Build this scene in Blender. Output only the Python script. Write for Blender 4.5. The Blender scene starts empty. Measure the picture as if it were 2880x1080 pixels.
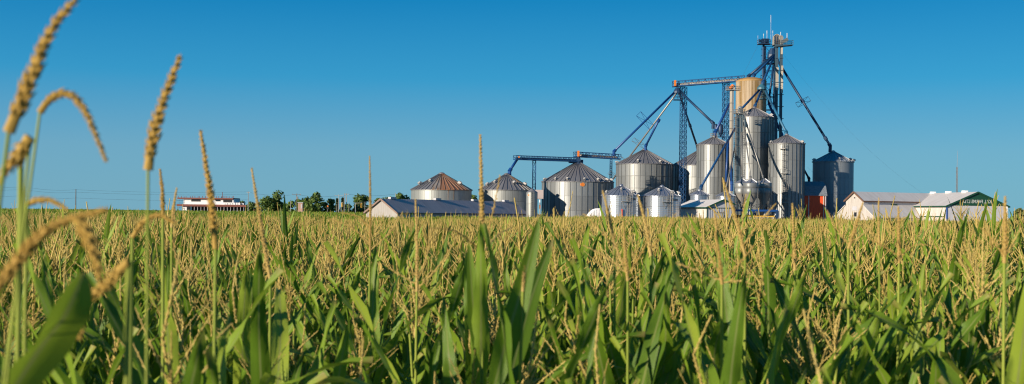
import bpy, math, random
import numpy as np
from mathutils import Vector, Matrix, Quaternion
R = math.radians
random.seed(7)
rng = np.random.default_rng(11)
scn = bpy.context.scene
COL = scn.collection

# ------------------------------------------------------------------ camera
FPX, RHO, CZ = 3477.0, 0.0105, 2.78          # focal length in photo pixels, roll of the horizon, eye height
cam_d = bpy.data.cameras.new('camera')
cam = bpy.data.objects.new('camera', cam_d); COL.objects.link(cam)
cam_d.sensor_width = 36; cam_d.lens = 36 * FPX / 2880
cam_d.shift_y = 60 / 2880
cam_d.clip_start = 0.1; cam_d.clip_end = 9000
cam_d.dof.use_dof = True; cam_d.dof.focus_distance = 60.0; cam_d.dof.aperture_fstop = 6.0
cam.matrix_world = Matrix.Translation((0, 0, CZ)) @ Matrix.Rotation(R(90), 4, 'X') @ Matrix.Rotation(RHO, 4, 'Z')
scn.camera = cam

# ------------------------------------------------------------------ sky, sun, exposure
SUN_AZ, SUN_EL = 50.0, 14.0                  # sun behind the camera, 50 degrees to its left
to_sun = Vector((-math.sin(R(SUN_AZ)) * math.cos(R(SUN_EL)), -math.cos(R(SUN_AZ)) * math.cos(R(SUN_EL)), math.sin(R(SUN_EL))))
world = bpy.data.worlds.new('World'); scn.world = world; world.use_nodes = True
wn = world.node_tree; wn.nodes.clear()
sky = wn.nodes.new('ShaderNodeTexSky'); sky.sky_type = 'NISHITA'; sky.sun_disc = False
sky.sun_elevation = R(SUN_EL); sky.sun_rotation = R(180 + SUN_AZ)
sky.altitude = 200; sky.air_density = 1.0; sky.dust_density = 0.35; sky.ozone_density = 3.0
tint = wn.nodes.new('ShaderNodeMix'); tint.data_type = 'RGBA'; tint.blend_type = 'MULTIPLY'; tint.inputs[0].default_value = 1.0
wn.links.new(sky.outputs[0], tint.inputs[6]); tint.inputs[7].default_value = (0.17 * .12, 0.70 * .12, 0.85 * .12, 1)
geo = wn.nodes.new('ShaderNodeTexCoord'); sep = wn.nodes.new('ShaderNodeSeparateXYZ'); wn.links.new(geo.outputs['Generated'], sep.inputs[0])
ramp = wn.nodes.new('ShaderNodeValToRGB'); cr_ = ramp.color_ramp            # clear evening air: pale low down, deep blue overhead
SKY_STOPS = ((0.0, (.195, .395, .550)), (.05, (.165, .365, .545)), (.107, (.034, .290, .560)), (.17, (.001, .195, .475)), (.45, (.0, .120, .330)), (1.0, (.0, .075, .230)))
cr_.elements[0].position = 0.0; cr_.elements[0].color = (*SKY_STOPS[0][1], 1); cr_.elements[1].position = 1.0; cr_.elements[1].color = (*SKY_STOPS[-1][1], 1)
for p_, c_ in SKY_STOPS[1:-1]: e_ = cr_.elements.new(p_); e_.color = (*c_, 1)
wn.links.new(sep.outputs[2], ramp.inputs[0])
mixs = wn.nodes.new('ShaderNodeMix'); mixs.data_type = 'RGBA'; mixs.inputs[0].default_value = 0.8
wn.links.new(tint.outputs[2], mixs.inputs[6]); wn.links.new(ramp.outputs[0], mixs.inputs[7])
bg = wn.nodes.new('ShaderNodeBackground'); bg.inputs[1].default_value = 0.77
wo = wn.nodes.new('ShaderNodeOutputWorld')
wn.links.new(mixs.outputs[2], bg.inputs[0]); wn.links.new(bg.outputs[0], wo.inputs[0])
sun_d = bpy.data.lights.new('sun', 'SUN'); sun_d.energy = 5.0; sun_d.angle = R(0.53); sun_d.color = (1.0, 0.86, 0.69)
sun = bpy.data.objects.new('sun', sun_d); COL.objects.link(sun)
sun.rotation_euler = to_sun.to_track_quat('Z', 'Y').to_euler()
sun.location = (-120, -100, 80)
vs = scn.view_settings
vs.view_transform = 'Standard'; vs.look = 'None'; vs.gamma = 1.0; vs.exposure = 0.48; vs.use_curve_mapping = False
scn.cycles.use_denoising = True; scn.cycles.filter_width = 1.15
scn.cycles.max_bounces = 6; scn.cycles.diffuse_bounces = 3; scn.cycles.glossy_bounces = 3; scn.cycles.transmission_bounces = 4

# ------------------------------------------------------------------ helpers
def un(x, y):
    dx, dy = x - 1440.0, y - 540.0
    return dx + RHO * dy, dy - RHO * dx
def P(x, y, D):
    u, v = un(x, y)
    return Vector((u / FPX * D, D, CZ - (v - 60.0) / FPX * D))

def mat(name, col, rough=0.6, metal=0.0, var=0.0, noise=None, bump=None, spec=0.5, col2=None, translucent=None, aniso=0.0):
    m = bpy.data.materials.new(name); m.use_nodes = True
    nt = m.node_tree; b = nt.nodes['Principled BSDF']
    b.inputs['Roughness'].default_value = rough; b.inputs['Metallic'].default_value = metal
    b.inputs['Specular IOR Level'].default_value = spec
    b.inputs['Base Color'].default_value = (*col, 1)
    src = None
    tc = nt.nodes.new('ShaderNodeTexCoord')
    if noise:                                           # (scale xyz, strength, second colour): wear, grain and stains
        sc, lo, hi = noise[0], noise[1], noise[2]
        mp = nt.nodes.new('ShaderNodeMapping'); mp.inputs['Scale'].default_value = sc
        nz = nt.nodes.new('ShaderNodeTexNoise'); nz.inputs['Scale'].default_value = 1.0; nz.inputs['Detail'].default_value = 6; nz.inputs['Roughness'].default_value = 0.65
        nt.links.new(tc.outputs['Object'], mp.inputs[0]); nt.links.new(mp.outputs[0], nz.inputs[0])
        rp = nt.nodes.new('ShaderNodeValToRGB'); rp.color_ramp.elements[0].position = lo; rp.color_ramp.elements[1].position = hi
        rp.color_ramp.elements[0].color = (*col, 1); rp.color_ramp.elements[1].color = (*(col2 or [c * 0.6 for c in col]), 1)
        nt.links.new(nz.outputs[0], rp.inputs[0]); src = rp.outputs[0]
    if var:
        oi = nt.nodes.new('ShaderNodeObjectInfo')
        mr = nt.nodes.new('ShaderNodeMapRange'); mr.inputs[3].default_value = 1 - var; mr.inputs[4].default_value = 1 + var
        nt.links.new(oi.outputs['Random'], mr.inputs[0])
        hs = nt.nodes.new('ShaderNodeHueSaturation')
        if src is None: hs.inputs['Color'].default_value = (*col, 1)
        else: nt.links.new(src, hs.inputs['Color'])
        nt.links.new(mr.outputs[0], hs.inputs['Value']); src = hs.outputs[0]
    if src is not None: nt.links.new(src, b.inputs['Base Color'])
    if bump:                                            # (axis, period, distance): fine corrugation
        wv = nt.nodes.new('ShaderNodeTexWave'); wv.bands_direction = bump[0]; wv.inputs['Scale'].default_value = 0.314 / bump[1] 
        bp = nt.nodes.new('ShaderNodeBump'); bp.inputs['Distance'].default_value = bump[2]; bp.inputs['Strength'].default_value = bump[3] if len(bump) > 3 else 0.6
        nt.links.new(tc.outputs['Object'], wv.inputs[0]); nt.links.new(wv.outputs['Fac'], bp.inputs['Height']); nt.links.new(bp.outputs[0], b.inputs['Normal'])
    if aniso:
        b.inputs['Anisotropic'].default_value = aniso
        tg = nt.nodes.new('ShaderNodeTangent'); tg.direction_type = 'RADIAL'; tg.axis = 'Z'
        nt.links.new(tg.outputs[0], b.inputs['Tangent']); b.inputs['Anisotropic Rotation'].default_value = 0.25
    return m

GAL = mat('galvanised_sheet', (0.25, 0.265, 0.268), 0.48, 0.38, 0.14, ((0.6, 0.6, 0.12), 0.35, 0.8), col2=(0.20, 0.205, 0.195), aniso=0.45)
GALB = mat('bright_galvanised_sheet', (0.48, 0.51, 0.54), 0.33, 0.75, 0.08, ((0.5, 0.5, 0.3), 0.4, 0.8), bump=('Z', 0.45, 0.04, 0.35), col2=(0.42, 0.45, 0.49), aniso=0.6)
GALD = mat('dull_galvanised_sheet', (0.29, 0.305, 0.295), 0.5, 0.45, 0.10, ((0.5, 0.5, 0.1), 0.35, 0.8), col2=(0.23, 0.235, 0.22))
GALBL = mat('blue_grey_sheet', (0.27, 0.30, 0.32), 0.5, 0.4, 0.06, ((0.5, 0.5, 0.1), 0.35, 0.8), col2=(0.19, 0.21, 0.23))
ROOFM = mat('galvanised_roof_sheet', (0.215, 0.215, 0.225), 0.5, 0.35, 0.14, ((0.4, 0.4, 0.4), 0.35, 0.8), col2=(0.17, 0.165, 0.175))
ROOFB = mat('bright_roof_sheet', (0.34, 0.36, 0.40), 0.4, 0.7, 0.10)
RUST = mat('rusted_roof_sheet', (0.30, 0.11, 0.035), 0.8, 0.05, 0.2, ((0.35, 3.0, 0.5), 0.35, 0.75), col2=(0.30, 0.22, 0.17))
RUSTL = mat('rust_streaked_sheet', (0.33, 0.32, 0.30), 0.6, 0.3, 0.1, ((0.3, 3.5, 0.3), 0.42, 0.62), col2=(0.24, 0.13, 0.06))
VENTM = mat('vent_sheet', (0.42, 0.41, 0.39), 0.6, 0.25)
SEAM = mat('dark_stiffener_steel', (0.17, 0.18, 0.18), 0.5, 0.5, 0.1)
SHELL = mat('inner_shell', (0.10, 0.10, 0.10), 0.8, 0.0)
BLUE = mat('blue_paint', (0.008, 0.060, 0.170), 0.45, 0.0, 0.15, ((0.5, 0.5, 0.5), 0.4, 0.75), col2=(0.01, 0.06, 0.16))
BLUED = mat('dark_blue_paint', (0.008, 0.034, 0.088), 0.5, 0.0, 0.1)
BLUEB = mat('bright_blue_paint', (0.008, 0.055, 0.210), 0.4, 0.0, 0.1)
SPOUT = mat('spout_steel', (0.25, 0.245, 0.23), 0.45, 0.5, 0.1)
LEGGREY = mat('elevator_casing_grey', (0.055, 0.095, 0.125), 0.5, 0.2, 0.1)
CREAM = mat('cream_paint', (0.50, 0.45, 0.37), 0.55, 0.0, 0.08, ((0.6, 0.6, 0.2), 0.4, 0.75), col2=(0.36, 0.30, 0.22))
GREYP = mat('grey_casing', (0.28, 0.28, 0.27), 0.5, 0.35, 0.08)
ORANGE = mat('orange_paint', (0.65, 0.17, 0.015), 0.5)
CONC = mat('stained_concrete', (0.40, 0.315, 0.215), 0.85, 0.0, 0.0, ((0.9, 0.9, 0.035), 0.40, 0.58), col2=(0.22, 0.135, 0.045))
WHITE = mat('white_siding', (0.58, 0.54, 0.49), 0.6, 0.0, 0.0, ((1.5, 1.5, 0.3), 0.45, 0.85), col2=(0.55, 0.51, 0.46))
GREYSID = mat('grey_siding', (0.47, 0.47, 0.50), 0.6, 0.0, 0.0, ((4.0, 4.0, 0.2), 0.4, 0.7), col2=(0.38, 0.38, 0.41))
WOODW = mat('weathered_white_boards', (0.48, 0.45, 0.415), 0.8, 0.0, 0.0, ((5.0, 5.0, 0.25), 0.42, 0.72), col2=(0.31, 0.28, 0.25))
ROOFW = mat('pale_metal_roof', (0.70, 0.66, 0.615), 0.55, 0.1, 0.05, ((0.25, 1.2, 0.3), 0.4, 0.75), col2=(0.58, 0.53, 0.48))
ROOFG = mat('grey_steel_roof', (0.43, 0.365, 0.35), 0.65, 0.0, 0.0, ((0.1, 0.7, 0.3), 0.4, 0.75), col2=(0.34, 0.285, 0.275), bump=('Y', 0.6, 0.05, 0.5))
GREEN = mat('dark_green_paint', (0.008, 0.055, 0.030), 0.5)
RED = mat('red_barn_paint', (0.74, 0.080, 0.016), 0.65, 0.0, 0.0, ((3.0, 3.0, 0.3), 0.45, 0.8), col2=(0.48, 0.045, 0.012))
BLACK = mat('black_paint', (0.012, 0.012, 0.016), 0.5)
DARKGL = mat('dark_glass', (0.02, 0.025, 0.03), 0.12)
TRIMW = mat('white_trim', (0.80, 0.80, 0.80), 0.5)
LETW = mat('white_lettering', (0.42, 0.44, 0.42), 0.5)
POLEM = mat('pole_timber', (0.11, 0.085, 0.065), 0.85, 0.0, 0.1)
WIREM = mat('wire_steel', (0.10, 0.11, 0.12), 0.5, 0.5)
YELLOW = mat('yellow_paint', (0.75, 0.42, 0.03), 0.5)
BRICKM = mat('pink_brick', (0.46, 0.30, 0.22), 0.85, 0.0, 0.0, ((3, 3, 6), 0.4, 0.7), col2=(0.36, 0.22, 0.16))
REDBR = mat('red_formwork', (0.17, 0.055, 0.04), 0.7)
SOIL = mat('soil', (0.10, 0.085, 0.045), 0.95, 0.0, 0.0, ((0.6, 0.6, 0.6), 0.3, 0.7), col2=(0.055, 0.07, 0.025))
GRAVEL = mat('gravel', (0.30, 0.27, 0.23), 0.95, 0.0, 0.0, ((0.8, 0.8, 0.8), 0.3, 0.7), col2=(0.22, 0.20, 0.17))

def mesh(name, v, f, m=None, smooth=False):
    me = bpy.data.meshes.new(name); me.from_pydata([tuple(p) for p in v], [], f)
    if m: me.materials.append(m)
    if smooth: me.shade_smooth()
    me.update(); return me
def obj(name, me, parent=None, loc=None, rz=None, m=None):
    o = bpy.data.objects.new(name, me); COL.objects.link(o)
    if parent: o.parent = parent
    if loc is not None: o.location = loc
    if rz is not None: o.rotation_euler = (0, 0, rz)
    if m is not None and me is not None:
        o.material_slots[0].link = 'OBJECT'; o.material_slots[0].material = m
    return o
def tag(o, label, cat, group=None, kind=None):
    o['label'] = label; o['category'] = cat
    if group: o['group'] = group
    if kind: o['kind'] = kind
    return o
def thing(name, label, cat, loc=(0, 0, 0), rz=0.0, group=None):
    o = bpy.data.objects.new(name, None); COL.objects.link(o); o.empty_display_size = 0.3
    o.location = loc; o.rotation_euler = (0, 0, rz)
    return tag(o, label, cat, group)

class MB:
    def __init__(s): s.v = []; s.f = []
    def add(s, v, f):
        n = len(s.v); s.v += [tuple(p) for p in v]; s.f += [tuple(i + n for i in q) for q in f]; return s
    def box(s, c, d, rot=None):
        hx, hy, hz = d[0] / 2, d[1] / 2, d[2] / 2
        pts = [Vector((x, y, z)) for x in (-hx, hx) for y in (-hy, hy) for z in (-hz, hz)]
        if rot is not None: pts = [rot @ p for p in pts]
        c = Vector(c)
        return s.add([p + c for p in pts], [(0, 1, 3, 2), (4, 6, 7, 5), (0, 4, 5, 1), (2, 3, 7, 6), (0, 2, 6, 4), (1, 5, 7, 3)])
    def tube(s, a, b, r, n=6, r2=None, caps=True):
        a, b = Vector(a), Vector(b); r2 = r if r2 is None else r2
        d = (b - a)
        if d.length < 1e-6: return s
        d.normalize()
        u = d.orthogonal().normalized(); w = d.cross(u)
        v = []
        for p, rr in ((a, r), (b, r2)):
            for k in range(n):
                t = 2 * math.pi * (k + .5) / n
                v.append(p + (u * math.cos(t) + w * math.sin(t)) * rr)
        f = [(k, (k + 1) % n, n + (k + 1) % n, n + k) for k in range(n)]
        if caps: f += [tuple(range(n - 1, -1, -1)), tuple(range(n, 2 * n))]
        return s.add(v, f)
    def beam(s, a, b, w, h):                            # rectangular bar between two points
        a, b = Vector(a), Vector(b); d = (b - a); L = d.length; d.normalize()
        up = Vector((0, 0, 1)) if abs(d.z) < 0.95 else Vector((0, 1, 0))
        x = d.cross(up).normalized(); z = x.cross(d)
        rot = Matrix((x, d, z)).transposed()
        return s.box((a + b) / 2, (w, L, h), rot)
    def lathe(s, prof, n=20, a0=0.0, a1=2 * math.pi, c=(0, 0, 0)):
        full = abs(a1 - a0 - 2 * math.pi) < 1e-6
        m_ = n if full else n + 1
        v = []
        for (r, z) in prof:
            for k in range(m_):
                t = a0 + (a1 - a0) * k / n
                v.append((c[0] + r * math.cos(t), c[1] + r * math.sin(t), c[2] + z))
        f = []
        for i in range(len(prof) - 1):
            for k in range(n):
                k2 = (k + 1) % m_
                f.append((i * m_ + k, i * m_ + k2, (i + 1) * m_ + k2, (i + 1) * m_ + k))
        return s.add(v, f)
    def build(s, name, m, parent=None, loc=None, rz=None, smooth=False):
        return obj(name, mesh(name, s.v, s.f, m, smooth), parent, loc, rz)

# ------------------------------------------------------------------ ground
def sstep(a, b, x):
    t = np.clip((np.asarray(x, float) - a) / (b - a), 0, 1); return t * t * (3 - 2 * t)
def gz(x, y):                                           # the field: a shallow dip before the far rise on the left, a low bank on the right
    x = np.asarray(x, float); y = np.asarray(y, float)
    ang = x / np.maximum(y, 1.0)
    left = 1 - sstep(-0.14, 0.10, ang)
    dip = sstep(48, 110, y) * (1 - sstep(150, 320, y))
    z = -1.7 * dip * left
    z = z + 0.15 * left * sstep(260, 330, y)
    right = sstep(0.30, 0.37, ang)
    z = z + 0.16 * right * sstep(12, 22, y) * (1 - sstep(34, 60, y))
    z = z - 0.25 * sstep(0, 0.2, ang) * sstep(60, 140, y)
    return z
ys = np.concatenate([np.linspace(-60, 400, 116), [500, 700, 1000, 1600, 3000, 6000]])
xs = np.concatenate([[-6000, -2500, -1000, -500], np.linspace(-220, 220, 111), [500, 1000, 2500, 6000]])
ys = np.concatenate([[-3000, -800, -200], ys])
XX, YY = np.meshgrid(xs, ys); ZZ = gz(XX, YY)
gv = np.stack([XX.ravel(), YY.ravel(), ZZ.ravel()], 1); nx, ny = len(xs), len(ys)
gf = [(j * nx + i, j * nx + i + 1, (j + 1) * nx + i + 1, (j + 1) * nx + i) for j in range(ny - 1) for i in range(nx - 1)]
ground = obj('ground', mesh('ground', gv, gf, SOIL, True)); ground['kind'] = 'structure'
yard = MB().add([(-60, 246, 0.02), (160, 222, -0.22), (180, 380, -0.2), (-60, 392, 0.02)], [(0, 1, 2, 3)]).build('farm_yard', GRAVEL); yard['kind'] = 'structure'
yard.location.z = 0.3

# ------------------------------------------------------------------ grain bins
mcache = {}
def arc_panel(Rr, z0, z1, da, cols=3):                  # one curved wall sheet with turned-in edges
    key = ('p', round(Rr, 3), round(z0, 3), round(z1, 3), round(da, 5))
    if key in mcache: return mcache[key]
    v, f = [], []
    g = 0.02 / Rr; a0, a1 = -da / 2 + g, da / 2 - g
    zs = [z0 + 0.02, z1 - 0.02]
    for z in zs:
        for k in range(cols + 1):
            t = a0 + (a1 - a0) * k / cols; v.append((Rr * math.cos(t), Rr * math.sin(t), z))
    n = cols + 1
    for k in range(cols): f.append((k, k + 1, n + k + 1, n + k))
    b = len(v); ri = Rr - 0.06
    for z in zs:
        for k in range(cols + 1):
            t = a0 + (a1 - a0) * k / cols; v.append((ri * math.cos(t), ri * math.sin(t), z))
    for k in range(cols):
        f.append((b + k, b + k + 1, k + 1, k)); f.append((n + k, n + k + 1, b + n + k + 1, b + n + k))
    f.append((b, 0, n, b + n)); f.append((cols, b + cols, b + n + cols, n + cols))
    me = mesh('wall_panel', v, f, GAL); mcache[key] = me; return me
def roof_panel(r0, z0, r1, z1, da, rib, m):             # one wedge-shaped roof sheet with its standing rib
    key = ('r', round(r0, 3), round(z0, 2), round(r1, 3), round(z1, 2), round(da, 5), m.name)
    if key in mcache: return mcache[key]
    v, f = [], []
    sl = math.atan2(z0 - z1, r1 - r0); nx_, nz_ = math.sin(sl), math.cos(sl)
    def pt(r, z, t, h): return ((r + nx_ * h) * math.cos(t), (r + nx_ * h) * math.sin(t), z + nz_ * h)
    w0, w1 = min(rib * 0.5, da * r0 * 0.35), rib
    for (r, z, w) in ((r0, z0, w0), (r1, z1, w1)):
        t0, t1 = -da / 2, da / 2; dw = w / r
        hh = 0.85 * rib
        v += [pt(r, z, t0, 0), pt(r, z, t0, hh), pt(r, z, t0 + dw, hh), pt(r, z, t0 + dw, 0), pt(r, z, (t0 + dw + t1) / 2, 0.02), pt(r, z, t1, 0)]
    for k in range(5): f.append((k + 6, k + 7, k + 1, k))
    f.append((6, 7, 8, 9)); f.append((0, 3, 2, 1))
    b = len(v)
    for k in (3, 4, 5): v.append((v[6 + k][0], v[6 + k][1], v[6 + k][2] - 0.12))
    f.append((6 + 3, b, b + 1, 6 + 4)); f.append((6 + 4, b + 1, b + 2, 6 + 5))
    f = [tuple(reversed(q)) for q in f]
    me = mesh('roof_panel', v, f, m); mcache[key] = me; return me

def cyl_pt(Rr, th, z):                                  # th: degrees from the side that faces the camera, + to the right
    t = R(th - 90); return Vector((Rr * math.cos(t), Rr * math.sin(t), z))
def ladder(parent, a, b, out, w=0.45, step=0.6, m=None, r=0.04, cage=False):
    mb = MB(); a, b = Vector(a), Vector(b); out = Vector(out).normalized()
    d = (b - a).normalized(); s = d.cross(out).normalized() * (w / 2)
    mb.tube(a + s, b + s, r, 4); mb.tube(a - s, b - s, r, 4)
    n = max(2, int((b - a).length / step))
    for k in range(n + 1):
        p = a.lerp(b, k / n); mb.tube(p - s, p + s, r * 0.8, 4, caps=False)
    if cage:
        for k in range(0, n + 1, 3):
            p = a.lerp(b, k / n); pr = None
            for j in range(7):
                t = math.pi * j / 6; q = p + s * 1.5 * math.cos(t) + out * (0.75 * math.sin(t))
                if pr is not None: mb.tube(pr, q, r * 0.8, 4, caps=False)
                pr = q
        for j in (1, 3, 5):
            t = math.pi * j / 6; o_ = s * 1.5 * math.cos(t) + out * (0.75 * math.sin(t))
            mb.tube(a + o_, b + o_, r * 0.7, 4, caps=False)
    return mb.build('caged_ladder' if cage else 'ladder', m or SPOUT, parent)
def roof_vent(parent, p, out, s=1.0, m=None):
    s = s * 0.68           # gooseneck vent standing on a roof sheet
    mb = MB(); p = Vector(p); out = Vector((out[0], out[1], 0)).normalized()
    q = p + Vector((0, 0, 0.55 * s)); mb.tube(p - Vector((0, 0, .3)), q, 0.22 * s, 8)
    mb.tube(q - out * 0.1, q + out * 0.55 * s + Vector((0, 0, 0.05)), 0.27 * s, 8, 0.33 * s)
    mb.tube(q + out * 0.5 * s + Vector((0, 0, 0.05)), q + out * 0.75 * s - Vector((0, 0, 0.3 * s)), 0.33 * s, 8, 0.38 * s)
    return mb.build('roof_vent', m or VENTM, parent)

def bent_text(parent, txt, Rr, th, z, h, width, m, mirrored=True, name='lettering'):
    cu = bpy.data.curves.new('lettering', 'FONT'); cu.body = txt; cu.size = 1.0; cu.align_x = 'CENTER'; cu.offset = 0.02
    t = bpy.data.objects.new('tmp', cu); COL.objects.link(t)
    dg = bpy.context.evaluated_depsgraph_get(); me = bpy.data.meshes.new_from_object(t.evaluated_get(dg))
    bpy.data.objects.remove(t)
    co = np.empty(len(me.vertices) * 3); me.vertices.foreach_get('co', co); co = co.reshape(-1, 3)
    if mirrored: co[:, 0] *= -1
    wx = np.ptp(co[:, 0]); hy = np.ptp(co[:, 1])
    px = (co[:, 0] - (co[:, 0].max() + co[:, 0].min()) / 2) / wx * width; pz = (co[:, 1] - co[:, 1].min()) / hy * h
    out = np.zeros_like(co)
    if Rr:
        a = np.radians(th - 90) + px / Rr
        out[:, 0] = Rr * np.cos(a); out[:, 1] = Rr * np.sin(a); out[:, 2] = z + pz
    else:
        out[:, 0] = px; out[:, 1] = 0; out[:, 2] = pz
    me.vertices.foreach_set('co', out.ravel()); me.materials.clear(); me.materials.append(m); me.update()
    return obj(name, me, parent)

def grain_bin(label, cx, rp, ye, yp, D, nsect, rings, nroof, wall=GAL, roof=ROOFM, stiff=None, rib=0.16, capf=0.085, rusty=None, group='corrugated steel grain bins', ring_bands=False, vents=(), base=0.0, name='grain_bin', cap_m=None):
    Rr = rp * D / FPX
    c = P(cx, ye, D); ze, zp = c.z, P(cx, yp, D).z
    t = thing(name, label, 'grain bin', (c.x, D, base), 0, group)
    ze -= base; zp -= base
    MB().lathe([(Rr - 0.09, 0), (Rr - 0.09, ze), (0.2, ze)], 40).build('shell', SHELL, t, smooth=True)
    da = 2 * math.pi / nsect; off = 0.37 * da
    zr = [ze * k / rings for k in range(rings + 1)]
    for k in range(rings):
        me = arc_panel(Rr, zr[k], zr[k + 1], da)
        for j in range(nsect):
            a = off + (j + .5) * da
            if math.sin(a) > 0.55: continue             # sheets on the far side are never seen from the field
            obj('wall_panel', me, t, (0, 0, 0), a, wall)
    if stiff:
        sm = MB().box((Rr + 0.05, 0, ze / 2), (0.12, stiff, ze)); sme = mesh('stiffener', sm.v, sm.f, SEAM)
        for j in range(nsect):
            a = off + j * da
            if math.sin(a) > 0.45: continue
            obj('stiffener', sme, t, (0, 0, 0), a)
    if ring_bands:
        for z in zr[1:-1]:
            MB().lathe([(Rr + 0.0, z - 0.07), (Rr + 0.10, z - 0.05), (Rr + 0.10, z + 0.05), (Rr + 0.0, z + 0.07)], 48).build('ring_band', SEAM, t, smooth=True)
    MB().lathe([(Rr - 0.02, ze - 0.10), (Rr + 0.16, ze - 0.08), (Rr + 0.16, ze + 0.02), (Rr - 0.02, ze + 0.05)], 48).build('eave_ring', SEAM, t)
    rc = max(capf * Rr, 0.35); zc = zp - 0.12
    dr = 2 * math.pi / nroof
    for j in range(nroof):
        a = (j + .5) * dr
        m_ = roof
        if rusty:
            thv = math.degrees(math.atan2(math.cos(a), -math.sin(a)))   # 0 towards camera, + right
            for (lo, hi, mm) in rusty:
                if lo <= thv <= hi: m_ = mm
        obj('roof_panel', roof_panel(rc, zc, Rr + 0.22, ze + 0.02, dr, rib, m_), t, (0, 0, 0), a)
    MB().lathe([(rc + 0.12, zc - 0.05), (rc + 0.1, zc + 0.22), (rc * 0.6, zc + 0.38), (0.01, zc + 0.45)], 20).build('roof_cap', cap_m or roof, t, smooth=True)
    for (th, fr, s) in vents:
        r_ = Rr * fr; z_ = ze + (zp - ze) * (1 - fr)
        p = cyl_pt(r_, th, z_); roof_vent(t, p, (p.x, p.y), s)
    return t, Rr, ze, zp

A, RA, zeA, zpA = grain_bin('wide low grain bin with rust streaks down its grey conical roof', 1241, 85, 535, 488, 300, 26, 2, 40, GALD, ROOFM, None, rusty=((3, 62, RUST), (-14, 2, RUSTL), (62, 80, RUSTL)), vents=((-62, .72, 1.5), (-35, .55, 1.3), (58, .68, 1.5)))
for th in (16, 27):
    a = R(th - 90); MB().box((RA + 0.03, 0, zeA / 2), (0.04, 0.22, zeA - 0.2)).build('rust_stain_strip', RUSTL, A, (0, 0, 0), a)
B, RB, zeB, zpB = grain_bin('plain grey grain bin behind the long low shed, fed by a blue spout', 1424, 77, 535.5, 490, 307, 26, 3, 36, GALD, ROOFM, None, rusty=((40, 75, RUSTL),), vents=((-58, .75, 1.5), (-40, .6, 1.3), (24, .62, 1.5), (62, .7, 1.4)))
C, RC, zeC, zpC = grain_bin('widest grain bin, dark upright ribs and a small orange mark under its eave', 1624, 100, 513, 457, 319, 40, 3, 44, GAL, ROOFM, 0.16, vents=tuple((th, .93, 1.2) for th in (-75, -42, -20, 8, 33, 55, 75)))
Dn, RD, zeD, zpD = grain_bin('large shiny grain bin with ringed ribbed wall behind the two small lettered bins', 1812, 79, 463, 421, 345, 33, 5, 36, GAL, ROOFM, 0.12, ring_bands=True, vents=((-20, .9, 1.3), (30, .9, 1.2), (-85, .95, 1.3)), rusty=((-90, 90, ROOFM),))
E, RE, zeE, zpE = grain_bin('ribbed grain bin half hidden behind the lattice tower and a taller bin', 1970, 80, 467, 421, 352, 33, 5, 36, GAL, ROOFM, 0.12, ring_bands=True)
Fb, RF, zeF, zpF = grain_bin('tall slender ribbed grain bin left of the thin grain elevators', 2007, 46.5, 408, 384.5, 315, 28, 5, 22, GAL, ROOFM, 0.12, rib=0.13, vents=((-5, .15, 0.6),))
H, RH, zeH, zpH = grain_bin('tallest steel grain bin with ring bands, in front of the tan tank', 2121, 53, 331, 302.5, 306.8, 30, 7, 24, GAL, ROOFM, 0.12, rib=0.13, ring_bands=True, vents=((-35, .8, 1.0), (70, .85, 1.0)))
I_, RI, zeI, zpI = grain_bin('tall ribbed grain bin with a caged ladder, left of the red barn', 2212, 49.5, 405, 379, 299, 28, 5, 24, GAL, ROOFM, 0.12, rib=0.13, vents=((-70, .95, 1.0), (50, .92, 1.0)))
Lb, RL, zeL, zpL = grain_bin('blue-grey grain bin standing alone behind the red barn, partly in shadow', 2342.5, 56, 456, 426, 324.4, 24, 4, 26, GALBL, mat('blue_grey_roof', (0.27, 0.30, 0.33), 0.5, 0.4, 0.1), None, rib=0.13, vents=((-80, .95, 1.3), (5, .85, 1.1), (45, .9, 1.2), (75, .95, 1.2)))
G1, RG1, zeG1, zpG1 = grain_bin('small bright lettered grain bin next to the white arched tent', 1746, 54, 550.6, 521, 266, 14, 3, 24, GALB, ROOFB, None, rib=0.12, group='small lettered grain bins', vents=((-62, .8, 1.1), (-4, .5, 1.0), (42, .78, 1.3)))
G2, RG2, zeG2, zpG2 = grain_bin('small bright lettered grain bin beside the green-trimmed shed', 1861, 53, 551.8, 523.5, 266, 14, 3, 24, GALB, ROOFB, None, rib=0.12, group='small lettered grain bins', vents=((-22, .55, 1.1), (38, .72, 1.1), (58, .85, 1.3)))
M1, RM1, zeM1, zpM1 = grain_bin('squat ribbed bin behind the green-trimmed shed roof, under the long blue spout', 1967, 26, 548.5, 534, 280, 16, 2, 16, GALB, ROOFB, None, rib=0.1, group='squat small bins')
M2, RM2, zeM2, zpM2 = grain_bin('squat bin with a rust-streaked roof behind the green-trimmed shed gable', 2040, 26, 552, 537.7, 280, 16, 2, 16, GALB, ROOFB, None, rib=0.1, group='squat small bins', rusty=((0, 22, RUSTL),))
# mirrored brand lettering, as the photograph shows it
bent_text(G1, 'WESTEEL', RG1 + 0.05, 31, zeG1 - 1.0, 0.46, 1.95, BLACK)
bent_text(G2, 'WESTEEL', RG2 + 0.05, 36, zeG2 - 1.05, 0.46, 2.0, BLACK)
# emblem on the widest bin
em = MB()
for k, (dx, h) in enumerate(((-0.34, .62), (-0.02, .8), (0.3, .62))):
    em.add([cyl_pt(RC + 0.14, 4.6 + (dx + sx * 0.13) / RC * 57.3, zeC - 0.75 + sz * h / 2) for sx, sz in ((-1, -1), (1, -1), (1, 1), (-1, 1))], [(0, 1, 2, 3)])
em_o = em.build('emblem', ORANGE, C)
disc = MB()
disc.add([cyl_pt(RC + 0.11, 4.6 + 0.62 * math.cos(t) / RC * 57.3, zeC - 0.75 + 0.5 * math.sin(t)) for t in np.linspace(0, 2 * math.pi, 20, endpoint=False)], [tuple(range(20))])
disc.build('emblem_plate', mat('emblem_pale_orange', (0.70, 0.32, 0.10), 0.5), C)
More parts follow.
